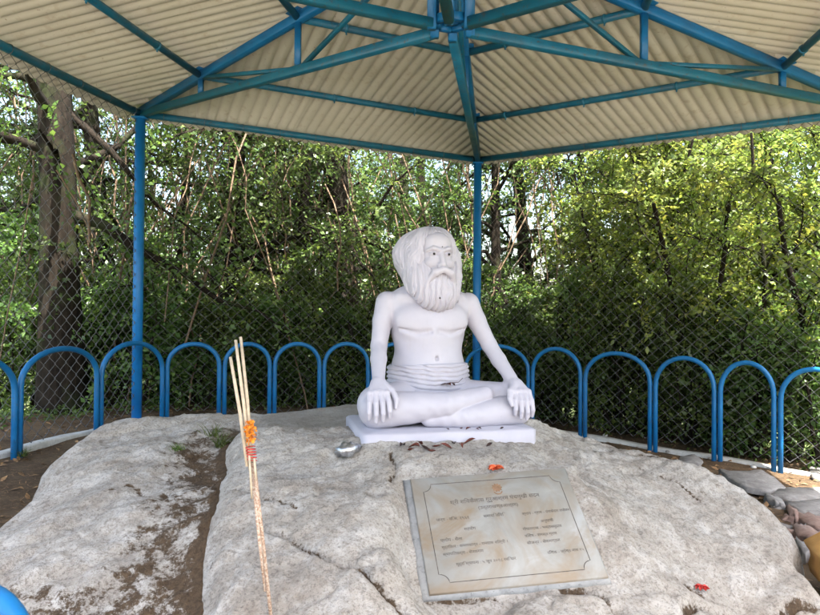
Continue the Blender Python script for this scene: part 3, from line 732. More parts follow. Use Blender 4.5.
# ------------------------------------------------------------------ statue
class Vol:
    def __init__(s, lo, hi, h):
        s.h = h; s.lo = np.array(lo, float)
        s.ax = [np.arange(lo[i], hi[i]+h, h, dtype=np.float32) for i in range(3)]
        s.F = np.full([len(a) for a in s.ax], 0.06, np.float32)
    def sub(s, lo, hi):
        sl = tuple(slice(max(0, int((lo[i]-s.lo[i])/s.h)), max(0, min(len(s.ax[i]), int((hi[i]-s.lo[i])/s.h)+2))) for i in range(3))
        g = [s.ax[i][sl[i]] for i in range(3)]
        return sl, g[0][:, None, None], g[1][None, :, None], g[2][None, None, :]
    def put(s, sl, d, k, op):
        F = s.F[sl]
        if op == "add":
            if k > 0:
                t = np.clip(0.5+0.5*(F-d)/k, 0, 1); s.F[sl] = F*(1-t)+d*t-k*t*(1-t)
            else: s.F[sl] = np.minimum(F, d)
        else:
            d = -d
            t = np.clip(0.5-0.5*(F-d)/k, 0, 1) if k > 0 else None
            s.F[sl] = F*(1-t)+d*t+k*t*(1-t) if k > 0 else np.maximum(F, d)
    def ell(s, c, r, k=0.03, op="add", rot=None):
        c = np.array(c, float); r = np.array(r, float); m = r.max()*(1 if rot is not None else 0)
        ext = (np.full(3, r.max()) if rot is not None else r) + k + 0.06
        sl, X, Y, Z = s.sub(c-ext, c+ext); X, Y, Z = X-c[0], Y-c[1], Z-c[2]
        if rot is not None:
            R = np.asarray(Matrix.Rotation(rot[0], 3, 'X') @ Matrix.Rotation(rot[1], 3, 'Y') @ Matrix.Rotation(rot[2], 3, 'Z')).T
            X, Y, Z = R[0, 0]*X+R[0, 1]*Y+R[0, 2]*Z, R[1, 0]*X+R[1, 1]*Y+R[1, 2]*Z, R[2, 0]*X+R[2, 1]*Y+R[2, 2]*Z
        k0 = np.sqrt((X/r[0])**2+(Y/r[1])**2+(Z/r[2])**2); k1 = np.sqrt((X/r[0]**2)**2+(Y/r[1]**2)**2+(Z/r[2]**2)**2)
        s.put(sl, (k0*(k0-1)/np.maximum(k1, 1e-6)).astype(np.float32), k, op)
    def cap(s, a, b, ra, rb, k=0.02, op="add", flat=None):
        a = np.array(a, float); b = np.array(b, float); m = max(ra, rb)+k+0.05
        sl, X, Y, Z = s.sub(np.minimum(a, b)-m, np.maximum(a, b)+m); e = b-a
        t = np.clip(((X-a[0])*e[0]+(Y-a[1])*e[1]+(Z-a[2])*e[2])/max(e@e, 1e-9), 0, 1)
        d = np.sqrt((X-a[0]-t*e[0])**2+(Y-a[1]-t*e[1])**2+(Z-a[2]-t*e[2])**2) - (ra+(rb-ra)*t)
        s.put(sl, d.astype(np.float32), k, op)
    def chain(s, pts, k=0.02):
        for (p, r_), (q, r2) in zip(pts[:-1], pts[1:]): s.cap(p, q, r_, r2, k)
    def disp(s, lo, hi, fn):
        sl, X, Y, Z = s.sub(lo, hi); s.F[sl] += fn(X, Y, Z).astype(np.float32)
    def mesh(s, name, mat, xf=None):
        F = s.F; I = F < 0
        n = F.shape
        c = np.zeros([q-1 for q in n], np.int8)
        for a in (0, 1):
            for b in (0, 1):
                for d in (0, 1): c += I[a:n[0]-1+a, b:n[1]-1+b, d:n[2]-1+d]
        act = (c > 0) & (c < 8); ids = np.argwhere(act); idx = -np.ones(act.shape, np.int64); idx[act] = np.arange(len(ids))
        acc = np.zeros((len(ids), 3)); cnt = np.zeros(len(ids))
        cor = [(a, b, d) for a in (0, 1) for b in (0, 1) for d in (0, 1)]
        for p in cor:
            for ax in range(3):
                if p[ax] == 1: continue
                q = list(p); q[ax] = 1
                f0 = F[tuple((ids+p).T)]; f1 = F[tuple((ids+q).T)]
                cr = (f0 < 0) != (f1 < 0); t = np.where(cr, f0/np.where(cr, f0-f1, 1), 0)
                P = np.tile(np.array(p, float), (len(ids), 1)); P[:, ax] = t
                acc[cr] += P[cr]; cnt[cr] += 1
        V = s.lo + (ids + acc/cnt[:, None])*s.h
        quads = []
        for ax in range(3):
            o1, o2 = [(1, 2), (2, 0), (0, 1)][ax]
            sl0 = [slice(1, n[i]-1) for i in range(3)]; sl1 = list(sl0); sl0[ax] = slice(0, n[ax]-1); sl1[ax] = slice(1, n[ax])
            A, B = I[tuple(sl0)], I[tuple(sl1)]
            e = np.argwhere(A != B); fl = A[tuple(e.T)]
            base = e.copy(); base[:, o1] += 1; base[:, o2] += 1
            def cell(d1, d2):
                q = base.copy(); q[:, o1] -= d1; q[:, o2] -= d2; return idx[tuple(q.T)]
            Qd = np.stack([cell(1, 1), cell(0, 1), cell(0, 0), cell(1, 0)], -1)
            Qd[~fl] = Qd[~fl][:, ::-1]; quads.append(Qd)
        Q = np.concatenate(quads); Q = Q[(Q >= 0).all(1)]
        if xf is not None: V = xf(V)
        return mesh_np(name, V, Q, mat, True)

ST_LOC = (0.167, 4.10, 0.683); ST_ROT = math.radians(13)
STAT = thing("seated_statue", "white statue of a bearded man sitting cross-legged with hands on knees", "statue", ST_LOC, rot=(0, 0, ST_ROT))
def statue():
    v = Vol((-0.62, -0.42, 0.03), (0.66, 0.38, 1.30), 0.0048)
    ox = -0.018
    # trunk
    v.ell((ox, 0.14, 0.24), (0.265, 0.20, 0.19), 0.05)
    v.cap((ox, 0.13, 0.30), (ox, 0.14, 0.62), 0.185, 0.17, 0.06)
    v.ell((ox, 0.135, 0.40), (0.236, 0.165, 0.22), 0.06)
    v.ell((ox, 0.14, 0.66), (0.240, 0.150, 0.235), 0.06)
    v.cap((ox-0.20, 0.15, 0.80), (ox+0.20, 0.15, 0.80), 0.085, 0.085, 0.07)
    v.cap((ox-0.14, 0.15, 0.855), (ox+0.14, 0.15, 0.855), 0.065, 0.065, 0.06)
    v.cap((ox, 0.14, 0.84), (ox+0.005, 0.10, 1.02), 0.085, 0.08, 0.05)
    for s in (-1, 1):
        v.ell((ox+s*0.112, 0.045, 0.705), (0.115, 0.052, 0.085), 0.06)                     # chest
        v.cap((ox+s*0.03, 0.02, 0.835), (ox+s*0.20, 0.085, 0.855), 0.016, 0.018, 0.035)       # collar bones
    v.ell((ox+0.01, -0.044, 0.475), (0.010, 0.016, 0.013), 0.014, "sub")                        # navel
    for s in (-1, 1):
        v.cap((ox+s*0.03, -0.030, 0.640), (ox+s*0.11, -0.022, 0.626), 0.003, 0.003, 0.035, "sub")
        v.cap((ox+s*0.11, -0.022, 0.626), (ox+s*0.20, 0.035, 0.655), 0.005, 0.004, 0.03, "sub")
    # arms
    v.chain([((-0.285, 0.15, 0.815), 0.074), ((-0.318, 0.13, 0.70), 0.061), ((-0.345, 0.10, 0.545), 0.050)], 0.014)
    v.chain([((-0.345, 0.10, 0.545), 0.050), ((-0.362, 0.01, 0.47), 0.049), ((-0.392, -0.155, 0.355), 0.036)], 0.014)
    v.chain([((0.250, 0.15, 0.815), 0.074), ((0.300, 0.13, 0.71), 0.061), ((0.375, 0.085, 0.55), 0.049)], 0.014)
    v.chain([((0.375, 0.085, 0.55), 0.049), ((0.408, 0.0, 0.46), 0.047), ((0.452, -0.165, 0.325), 0.035)], 0.014)
    # legs under the cloth
    v.cap((-0.13, 0.10, 0.20), (-0.395, -0.115, 0.210), 0.130, 0.115, 0.05)
    v.cap((0.11, 0.10, 0.20), (0.465, -0.095, 0.212), 0.135, 0.112, 0.05)
    v.ell((0.02, 0.02, 0.16), (0.25, 0.2, 0.08), 0.05)
    v.cap((0.465, -0.150, 0.170), (0.10, -0.225, 0.142), 0.098, 0.066, 0.005)                 # lower shin
    v.cap((0.10, -0.225, 0.142), (-0.10, -0.205, 0.138), 0.066, 0.052, 0.005)
    v.cap((-0.395, -0.150, 0.186), (0.00, -0.218, 0.212), 0.113, 0.076, 0.004)                # upper shin
    v.cap((0.00, -0.218, 0.212), (0.26, -0.150, 0.258), 0.076, 0.056, 0.004)
    # hands
    def hand(wr, kn, sx, spread, tipdz, thumb):
        wr = np.array(wr); kn = np.array(kn)
        for q in (-1.0, -0.33, 0.33, 1.0):
            v.cap(wr + [spread*0.45*q, 0, 0], kn + [spread*q, 0, -0.004*abs(q)], 0.026, 0.0190, 0.016)
        for j, q in enumerate((-1.0, -0.33, 0.33, 1.0)):
            ln = (0.86, 1.0, 1.04, 0.92)[j] if sx > 0 else (0.92, 1.04, 1.0, 0.86)[j]
            k0 = kn + [spread*q*1.06, 0, -0.004*abs(q)]
            k1 = k0 + np.array([spread*q*0.14, -0.040, -0.050])*ln
            k2 = k1 + np.array([spread*q*0.08, -0.014, -0.058])*ln
            k3 = k2 + np.array([0, 0.010, -0.040])*ln
            v.cap(k0, k1, 0.0180, 0.0160, 0.006); v.ell(k0+[0, -0.004, 0.006], (0.017, 0.015, 0.015), 0.010); v.cap(k1, k2, 0.0165, 0.0145, 0.003); v.cap(k2, k3, 0.0145, 0.0105, 0.003)
        t0 = wr + np.array(thumb[0]); t1 = wr+np.array(thumb[1]); t2 = wr+np.array(thumb[2]); t3 = wr+np.array(thumb[3])
        v.cap(t0, t1, 0.024, 0.020, 0.014); v.cap(t1, t2, 0.019, 0.0165, 0.003); v.cap(t2, t3, 0.0165, 0.012, 0.003)
    hand((-0.397, -0.180, 0.345), (-0.413, -0.262, 0.295), -1, 0.047, 0, [(0.02, -0.01, -0.005), (0.068, -0.055, -0.035), (0.088, -0.092, -0.085), (0.083, -0.108, -0.130)])
    hand((0.452, -0.175, 0.325), (0.462, -0.240, 0.285), 1, 0.042, 0, [(-0.02, -0.02, -0.01), (-0.062, -0.066, -0.035), (-0.074, -0.096, -0.075), (-0.066, -0.112, -0.112)])
    # drapery folds on legs: faint
    v.disp((-0.5, -0.4, 0.08), (0.55, 0.1, 0.34), lambda X, Y, Z: 0.0013*np.sin(X*55+Z*60+3*np.sin(X*9)) * (np.abs(X) < 0.33))
    # head (own frame turned towards the viewer's right)
    hc = np.array([ox+0.004, 0.115, 0]); ha = math.radians(8); ch, sh = math.cos(ha), math.sin(ha)
    H = lambda x, y, z: (hc[0]+x*ch-y*sh, hc[1]+x*sh+y*ch, z)
    v.ell(H(0, -0.035, 1.105), (0.118, 0.145, 0.165), 0.02, rot=(0, 0, ha))
    v.ell(H(0, -0.10, 1.02), (0.085, 0.08, 0.10), 0.03, rot=(0, 0, ha))
    v.ell(H(0, -0.115, 1.195), (0.082, 0.055, 0.055), 0.03, rot=(0, 0, ha))
    for s in (-1, 1):
        v.ell(H(s*0.050, -0.185, 1.112), (0.033, 0.028, 0.020), 0.014, "sub", rot=(0, 0, ha))
        v.ell(H(s*0.050, -0.158, 1.114), (0.025, 0.020, 0.014), 0.003, rot=(0, 0, ha))
        v.cap(H(s*0.016, -0.178, 1.140), H(s*0.052, -0.172, 1.150), 0.012, 0.012, 0.01); v.cap(H(s*0.052, -0.172, 1.150), H(s*0.086, -0.145, 1.136), 0.012, 0.009, 0.01)
        v.ell(H(s*0.060, -0.140, 1.060), (0.038, 0.040, 0.035), 0.02, rot=(0, 0, ha))
        v.cap(H(s*0.018, -0.190, 1.040), H(s*0.020, -0.185, 1.046), 0.014, 0.012, 0.008)
        v.cap(H(s*0.024, -0.170, 1.094), H(s*0.068, -0.158, 1.092), 0.006, 0.006, 0.006)
    v.cap(H(0, -0.172, 1.135), H(0, -0.206, 1.050), 0.013, 0.019, 0.012)
    body = v.mesh("body", M_STATUE)
    ob = obj("body", body, STAT)
    for s in (-1, 1):
        m = MB(); c = np.array(H(s*0.050, -0.1765, 1.114)); u = np.linspace(0, np.pi, 7)
        m.tube([c + np.array([0, 0, 0.0082*math.cos(q)]) for q in u], np.maximum(0.0082*np.sin(u), 1e-4), 10, cap=False)
        obj("pupil", m.mesh("pupil", M_BLACK, True), ob)
    m = MB(); m.tube([H(0, -0.184, 1.158), H(0, -0.189, 1.158)], 0.0035, 8); obj("forehead_dot", m.mesh("forehead_dot", M_BLACK), ob)
    # hair
    def tohead(X, Y):
        x = (X-hc[0])*ch + (Y-hc[1])*sh; y = -(X-hc[0])*sh + (Y-hc[1])*ch; return x, y
    w = Vol((-0.30, -0.20, 0.78), (0.27, 0.38, 1.33), 0.0042)
    w.ell(H(0, 0.035, 1.115), (0.198, 0.185, 0.178), 0.02, rot=(0, 0, ha))
    w.ell(H(0, 0.055, 1.00), (0.160, 0.145, 0.18), 0.05, rot=(0, 0, ha))
    w.ell(H(-0.03, 0.06, 1.12), (0.195, 0.17, 0.15), 0.05, rot=(0, 0, ha))
    w.ell(H(0, -0.02, 1.20), (0.135, 0.12, 0.09), 0.04, rot=(0, 0, ha))
    for s in (-1, 1): w.ell(H(s*0.138, -0.040, 1.01), (0.056, 0.088, 0.150), 0.04, rot=(0, 0, ha))
    w.ell(H(0, -0.20, 1.150), (0.113, 0.152, 0.108), 0.015, "sub", rot=(0, 0, ha))
    w.ell(H(0, -0.20, 1.01), (0.10, 0.12, 0.12), 0.02, "sub", rot=(0, 0, ha))
    def hairfn(X, Y, Z):
        x, y = tohead(X, Y); a = np.arctan2(x, -y+0.0)
        q = fbm(a*2.2+0*Z, Z*5+0*a, 0.0, 3)
        q2 = fbm(a*4+0*Z, Z*14+0*a, 3.0, 3)
        return 0.0022*np.sin(a*24+Z*40+9*q) + 0.0016*np.sin(a*51-Z*50+9*q2) + 0.010*q + 0.007*q2
    w.disp((-0.30, -0.20, 0.78), (0.27, 0.38, 1.33), hairfn)
    obj("hair", w.mesh("hair", M_STATUE), STAT)
    # beard and moustache
    z = Vol((-0.25, -0.26, 0.68), (0.26, 0.12, 1.12), 0.0040)
    z.ell(H(-0.006, -0.070, 0.965), (0.182, 0.118, 0.135), 0.03, rot=(0, 0, ha))
    z.ell(H(-0.006, -0.105, 0.890), (0.158, 0.095, 0.110), 0.04, rot=(0, 0, ha))
    z.ell(H(0, -0.125, 0.845), (0.120, 0.070, 0.080), 0.04, rot=(0, 0, ha))
    for s in (-1, 1): z.ell(H(s*0.118, -0.065, 1.02), (0.040, 0.07, 0.08), 0.04, rot=(0, 0, ha))
    z.ell(H(0, -0.20, 1.090), (0.10, 0.12, 0.066), 0.02, "sub", rot=(0, 0, ha))
    def beardfn(X, Y, Z):
        x, y = tohead(X, Y); q = fbm(x*16, Z*9, 0.0, 3)
        return (0.0042*np.sin(x*150+6.5*q+6*Z) + 0.003*np.sin(x*330+9*q) + 0.006*q)
    z.disp((-0.25, -0.26, 0.68), (0.26, 0.12, 1.12), beardfn)
    for s in (-1, 1):
        z.cap(H(s*0.004, -0.208, 1.018), H(s*0.052, -0.205, 0.998), 0.020, 0.023, 0.006); z.cap(H(s*0.052, -0.205, 0.998), H(s*0.100, -0.165, 0.930), 0.023, 0.010, 0.008)
    bd = obj("beard", z.mesh("beard", M_STATUE), STAT)
    m = MB(); c = H(-0.018, -0.196, 0.845); m.tube([np.array(c)+[0, 0.012, 0], np.array(c)-[0, 0.010, 0]], 0.006, 8); obj("dark_spot", m.mesh("dark_spot", M_BLACK), bd)
    # waist cloth: wrapped band with horizontal folds
    t = Vol((-0.34, -0.14, 0.16), (0.31, 0.38, 0.47), 0.0042)
    t.ell((ox, 0.14, 0.24), (0.275, 0.212, 0.19), 0.05)
    t.ell((ox, 0.135, 0.40), (0.252, 0.183, 0.23), 0.06)
    t.cap((ox, 0.13, 0.30), (ox, 0.14, 0.60), 0.196, 0.18, 0.06)
    def fold(X, Y, Z):
        a = np.arctan2(X-ox, -(Y-0.13)); q = fbm(a*1.6+0*Z, Z*6+0*a, 2.0, 3)
        return -0.0105*np.abs(np.sin((Z+0.018*np.sin(a*1.3+1)+0.012*q)*np.pi/0.027)) - 0.003*np.sin(a*9+Z*40+4*q)
    t.disp((-0.34, -0.14, 0.16), (0.31, 0.38, 0.47), fold)
    sl, X, Y, Z = t.sub((-0.4, -0.2, 0.1), (0.4, 0.4, 0.5))
    topz = 0.432 + 0.012*np.sin((X-ox)*7+1.0) + 0.01*(Y-0.13)*0
    t.F[sl] = np.maximum(t.F[sl], (Z-topz)+0*X+0*Y)
    obj("waist_cloth", t.mesh("waist_cloth", M_STATUE), STAT)
    # plinth
    m = []
    hw, hd = 0.515, 0.365; c = 0.03
    ol = []
    rr = np.random.default_rng(3)
    pts = [(-hw+c, -hd), (-0.3, -hd-0.006), (-0.05, -hd+0.004), (0.25, -hd-0.004), (hw-c, -hd), (hw, -hd+c), (hw+0.006, 0), (hw, hd-c), (hw-c, hd), (0, hd), (-hw+c, hd), (-hw, hd-c), (-hw-0.004, 0), (-hw, -hd+c)]
    n = len(pts)
    for (e, zz) in ((0.004, -0.06), (0.0, 0.0), (0.0, 0.052), (-0.014, 0.063)):
        for (x, y) in pts: ol.append((x+np.sign(x)*e, y+np.sign(y)*e, zz + (rr.normal(0, 0.0015) if zz > 0 else 0)))
    ol.append((0, 0, 0.064)); Q = [(k*n+i, k*n+(i+1) % n, (k+1)*n+(i+1) % n, (k+1)*n+i) for k in range(3) for i in range(n)]
    T = [(4*n, 3*n+i, 3*n+(i+1) % n) for i in range(n)]
    obj("plinth", mesh_np("plinth", ol, [np.array(Q), np.array(T)], M_STATUE), STAT)
statue()
for ch in list(STAT.children):
    if ch.name.split('.')[0] in ('body', 'hair', 'beard', 'waist_cloth'): ch.location.z = -0.021
# ------------------------------------------------------------------ inscribed plaque
def plaque():
    TL, TR, BL, BR = (at(413, 478, 3.35), at(567, 470, 3.45), at(430, 597, 2.85), at(607, 575, 2.98))
    c = (TL+TR+BL+BR)/4; ex = nrm((TR-TL)+(BR-BL)); ey = (TL-BL)+(TR-BR); ey = nrm(ey-ex*np.dot(ex, ey)); ez = np.cross(ex, ey)
    w = (np.linalg.norm(TR-TL)+np.linalg.norm(BR-BL))/2; h = (np.linalg.norm(TL-BL)+np.linalg.norm(TR-BR))/2
    T = thing("inscribed_plaque", "stained marble plaque with engraved writing set into the boulder before the statue", "plaque")
    T.matrix_world = Matrix(((ex[0], ey[0], ez[0], c[0]), (ex[1], ey[1], ez[1], c[1]), (ex[2], ey[2], ez[2], c[2]), (0, 0, 0, 1)))
    m = MB(); n = []
    th = 0.06
    V = []; b = 0.005
    for (e, z) in ((0, -th), (0, 0.012-b), (b, 0.012)):
        V += [(-w/2+e, -h/2+e, z), (w/2-e, -h/2+e, z), (w/2-e, h/2-e, z), (-w/2+e, h/2-e, z)]
    Q = [(k*4+i, k*4+(i+1) % 4, (k+1)*4+(i+1) % 4, (k+1)*4+i) for k in range(2) for i in range(4)] + [(8, 9, 10, 11)]
    obj("slab", mesh_np("slab", V, np.array(Q), M_PLAQUE), T)
    # mortar bed
    V = []
    for (e, z) in ((0.0, -0.08), (0.0, -0.012), (-0.012, -0.002)):
        V += [(-w/2-0.035-e, -h/2-0.018-e, z), (w/2+0.012+e, -h/2-0.018-e, z), (w/2+0.012+e, h/2+0.012+e, z), (-w/2-0.035-e, h/2+0.012+e, z)]
    obj("mortar_bed", mesh_np("mortar_bed", V, np.array(Q), M_MORTAR), T)
    # border line with scalloped corners
    zf = 0.0124; bx, by, rr = w/2-0.055, h/2-0.045, 0.042
    P = []
    for (sx, sy, a0) in ((1, 1, 0), (-1, 1, 1), (-1, -1, 2), (1, -1, 3)):
        cx_, cy_ = sx*bx, sy*by
        st_ = {0: -math.pi/2, 1: 0.0, 2: math.pi/2, 3: math.pi}[a0]
        for q in np.linspace(0, 1, 7):
            a = st_ - q*math.pi/2
            P.append((cx_+rr*math.cos(a), cy_+rr*math.sin(a)))
    P = np.array(P); n_ = len(P); nx = np.roll(P, -1, 0)-np.roll(P, 1, 0); nx = np.c_[nx[:, 1], -nx[:, 0]]; nx = nx/np.linalg.norm(nx, axis=1)[:, None]
    lw = 0.0018
    V = [(p[0]-q[0]*lw, p[1]-q[1]*lw, zf) for p, q in zip(P, nx)] + [(p[0]+q[0]*lw, p[1]+q[1]*lw, zf) for p, q in zip(P, nx)]
    V += [(x, y, zf+0.0006) for x, y, _ in V[:0]]
    obj("border_line", mesh_np("border_line", V, np.array([(i, n_+i, n_+(i+1) % n_, (i+1) % n_) for i in range(n_)]), M_INK), T)
    # emblem
    m = MB()
    for k in range(10):
        a = k*math.pi/5; d = np.array([math.cos(a), math.sin(a)]); s = np.array([-d[1], d[0]])
        e0 = np.array([0.02, 0.215])
        pts = [e0+d*0.008-s*0.003, e0+d*0.02-s*0.006, e0+d*0.028, e0+d*0.02+s*0.006, e0+d*0.008+s*0.003]
        m.add([(*p, zf) for p in pts], None, [(0, 1, 2), (0, 2, 3), (0, 3, 4)])
    k = 14; e0 = np.array([0.02, 0.215])
    m.add([(e0[0], e0[1], zf+0.0004)] + [(e0[0]+0.014*math.cos(q*2*math.pi/k), e0[1]+0.014*math.sin(q*2*math.pi/k), zf+0.0004) for q in range(k)], None, [(0, 1+q, 1+(q+1) % k) for q in range(k)])
    m.add([(e0[0]+0.026*math.cos(q)*f, e0[1]-0.012+0.030*math.sin(q)*f, zf+0.0002) for f in (0.8, 1.0) for q in np.linspace(math.pi*1.15, math.pi*1.85, 9)], [(i, i+1, i+10, i+9) for i in range(8)])
    obj("emblem", m.mesh("emblem", M_INKB), T)
    # writing
    lines = [("श्री शिवकैलास गुरुआश्रम पंचमुखी सदन", -0.005, 0.140, 0.036, 'CENTER'), ("(उत्तराखण्डआश्रम)", 0.0, 0.098, 0.030, 'CENTER'),
             ("जन्म - वि.सं. १९६१", -0.315, 0.048, 0.026, 'LEFT'), ("समाधि तिथि", -0.085, 0.048, 0.026, 'LEFT'), ("स्थान - ग्राम - पंचकेदार तपोवन", 0.105, 0.044, 0.024, 'LEFT'),
             ("सहयोग", -0.165, -0.012, 0.025, 'CENTER'), ("अनुयायी", 0.215, -0.004, 0.025, 'CENTER'),
             ("प्रदीप - शैला", -0.315, -0.062, 0.025, 'LEFT'), ("मूर्तिकार : कमलकान्त - रामदास शिल्पी ।", -0.315, -0.098, 0.024, 'LEFT'), ("स्थापितकर्ता - सेवकगण", -0.315, -0.134, 0.024, 'LEFT'),
             ("गोपालदास - भक्तसमुदाय", 0.085, -0.040, 0.024, 'LEFT'), ("विशेष - समस्त ग्राम", 0.085, -0.077, 0.024, 'LEFT'), ("सौजन्य - सेवामण्डल", 0.085, -0.114, 0.024, 'LEFT'),
             ("मूर्ति स्थापना : ५ जून २०१८ रवि वार", -0.265, -0.188, 0.024, 'LEFT'), ("दिनांक - ज्येष्ठ मास १५", 0.165, -0.172, 0.023, 'LEFT')]
    dg = bpy.context.evaluated_depsgraph_get()
    for (tx, x, y, sz, al) in lines:
        cu = bpy.data.curves.new("writing", 'FONT'); cu.body = tx; cu.size = sz*0.86; cu.align_x = al; cu.offset = 0.0; cu.resolution_u = 2
        tmp = bpy.data.objects.new("tmp_text", cu); COL.objects.link(tmp)
        dg.update(); me = bpy.data.meshes.new_from_object(tmp.evaluated_get(dg)); me.name = "writing"
        bpy.data.objects.remove(tmp); bpy.data.curves.remove(cu)
        me.materials.clear(); me.materials.append(M_INK)
        o = obj("writing", me, T, loc=(x, y, zf+0.0004), rot=(0, 0, 0.012))
    return T
plaque()

# ------------------------------------------------------------------ stick bundle
def sticks():
    base = surf(277, 612) ; A = np.array([base[0]+0.005, base[1]-0.02, base[2]-0.10])
    tip = at(238, 337, 2.72); knot = at(250, 432, 2.62)
    T = thing("stick_bundle", "tall bundle of pale incense sticks tied with orange marigold, standing on the boulder", "sticks", tuple(A))
    def st(P, r, mat, nm):
        o = obj(nm, MB().tube(np.array(P)-A, r, 8).mesh(nm, mat, True), T); return o
    st([A, lerp2(A, knot, 0.5)+[0.004, 0, 0], at(255, 462, 2.60)], [0.0072, 0.0082, 0.010], M_INC, "stick")
    for (x, y, bx_, by_, dd) in ((236, 340, 252, 470, 0.0), (241, 337, 254, 466, 0.02), (231, 357, 249, 466, -0.02)):
        a = at(bx_, by_, 2.60+dd*0.5); b_ = at(x, y, 2.72+dd); m_ = (a+b_)/2 + [0.004, 0, 0]
        st([a, m_, b_], [0.0064, 0.0072, 0.0062], M_STICK, "stick")
    st([at(254, 470, 2.61), at(262, 540, 2.57), at(268, 590, 2.54)], [0.006, 0.007, 0.004], M_INC, "stick")
    for (x0, y0, x1, y1) in ((251, 455, 254, 498), (256, 458, 258, 480)):
        st([at(x0, y0, 2.585), at(x1, y1, 2.57)], [0.005, 0.004], M_STICK, "stick")
    m = MB(); rr = np.random.default_rng(11)
    for i in range(150):
        c = at(249.5+rr.normal(0, 1.9)+ (i/150)*4, 421+20*i/150, 2.585+rr.uniform(-0.02, 0.02)); d = nrm(rr.normal(0, 1, 3)); s = nrm(np.cross(d, rr.normal(0, 1, 3)))
        L = rr.uniform(0.012, 0.022); m.add([c, c+d*L*.6+s*L*.35, c+d*L, c+d*L*.6-s*L*.35], [(0, 1, 2, 3)])
    m.V = [q-A for q in m.V]
    obj("marigold_tuft", m.mesh("marigold_tuft", M_MARI), T, label="orange marigold petals tied round the sticks")
    m = MB()
    m.tube([lerp2(at(252, 446, 2.60), at(254, 460, 2.60), q/31.4) + np.array([0.018*math.cos(q), 0.016*math.sin(q), 0]) - A for q in np.linspace(0, 31.4, 60)], 0.0022, 5)
    obj("thread", m.mesh("thread", M_RED), T)
sticks()

# ------------------------------------------------------------------ offerings, leaves, foil
def foil():
    p = surf(350, 457); rr = np.random.default_rng(2); n = 12
    V = []
    for a in np.linspace(0.25, np.pi-0.25, 6):
        for q in range(n):
            f = rr.uniform(0.55, 1.3)
            V.append((0.070*f*math.sin(a)*math.cos(q*2*math.pi/n), 0.055*f*math.sin(a)*math.sin(q*2*math.pi/n), 0.04+0.04*f*math.cos(a)))
    V += [(0, 0, 0.075), (0, 0, 0.0)]
    Q = [(i*n+j, (i+1)*n+j, (i+1)*n+(j+1) % n, i*n+(j+1) % n) for i in range(5) for j in range(n)]
    T_ = [(6*n, j, (j+1) % n) for j in range(n)] + [(6*n+1, 5*n+(j+1) % n, 5*n+j) for j in range(n)]
    Tri = [(a, b, c) for a, b, c, d in Q] + [(a, c, d) for a, b, c, d in Q] + T_
    obj("crumpled_foil", mesh_np("crumpled_foil", V, np.array(Tri), M_FOIL), None, "crumpled silver foil lying by the left corner of the statue's base", "foil", loc=p-[0, 0, 0.004])
foil()
def leaf_bit(name, p, L, wd, rz, tilt, mat, lb, cat, grp=None, fold=0.25, parent=None, seed=0):
    rr = np.random.default_rng(seed); xs = np.linspace(0, 1, 6); pr = np.sin(np.pi*xs**0.8)
    V = []
    for x, q in zip(xs, pr):
        cz = 0.18*L*math.sin(x*2.6+seed); j = rr.normal(0, 0.05*wd, 2)
        V += [(x*L-L/2, q*wd/2+j[0], cz+q*fold*wd), (x*L-L/2, 0, cz), (x*L-L/2, -q*wd/2+j[1], cz+q*fold*wd)]
    V = np.array(V); V[:, 2] -= V[:, 2].min(); up = V + [0, 0, 0.0012]; n = len(V)
    Q = [(i*3+j, (i+1)*3+j, (i+1)*3+j+1, i*3+j+1) for i in range(5) for j in range(2)]
    Q = Q + [tuple(n+k for k in q[::-1]) for q in Q]
    return obj(name, mesh_np(name, np.concatenate([V, up]), np.array(Q), mat, True), parent, lb, cat, grp, loc=p, rot=(tilt, 0, rz))
rr = np.random.default_rng(21)
for i, (px, py) in enumerate([(403, 447), (415, 449), (421, 447), (428, 450), (438, 447), (447, 449), (455, 446), (462, 448), (470, 445), (490, 446), (433, 452), (412, 452)]):
    p = surf(px, py); leaf_bit("dried_leaf", p+[0, 0, 0.002], rr.uniform(.05, .09), rr.uniform(.02, .035), rr.uniform(0, 6.28), rr.uniform(-.2, .2), M_DRY if i % 3 else M_DRY2,
        "small dark red dried leaf lying before the statue's base", "leaf", "dried leaves before the statue", 0.35, seed=i)
RZ = Matrix.Rotation(ST_ROT, 3, 'Z')
def st_pt(x, y, z): return np.array(RZ @ Vector((x, y, z))) + np.array(ST_LOC)
for i, (x, y) in enumerate([(-0.02, -0.325), (0.10, -0.335), (0.17, -0.325), (0.15, -0.35), (0.30, -0.345), (0.07, -0.30)]):
    leaf_bit("dried_leaf", st_pt(x, y, 0.0655), rr.uniform(.02, .035), rr.uniform(.014, .022), rr.uniform(0, 6.28), 0.0, M_DRY if i % 2 else M_DRY2,
        "tiny dried leaf on top of the statue's plinth", "leaf", "dried leaves on the plinth", 0.3, seed=30+i)
SPR = thing("dried_sprig", "dark dried sprig lying in the statue's lap", "sprig", tuple(st_pt(0.055, -0.115, 0.297)))
for i in range(7):
    leaf_bit("leaf", (rr.normal(0, .028), rr.normal(0, .012), 0.0), rr.uniform(.03, .05), rr.uniform(.010, .016), rr.uniform(0, 6.28), rr.uniform(-.5, .5), M_DRY2 if i % 3 else M_DRY, None, None, None, 0.3, SPR, 50+i)
obj("stem", MB().tube([(-.05, .005, .004), (0, 0, .014), (.05, -.012, .02), (.075, -.01, .045)], [.003, .003, .002, .0015], 5).mesh("stem", M_DRY2), SPR)
p = surf(497, 470)
OF = thing("orange_flower", "orange-red flower lying at the plaque's top edge", "flower", tuple(p + [0, 0, 0.004]))
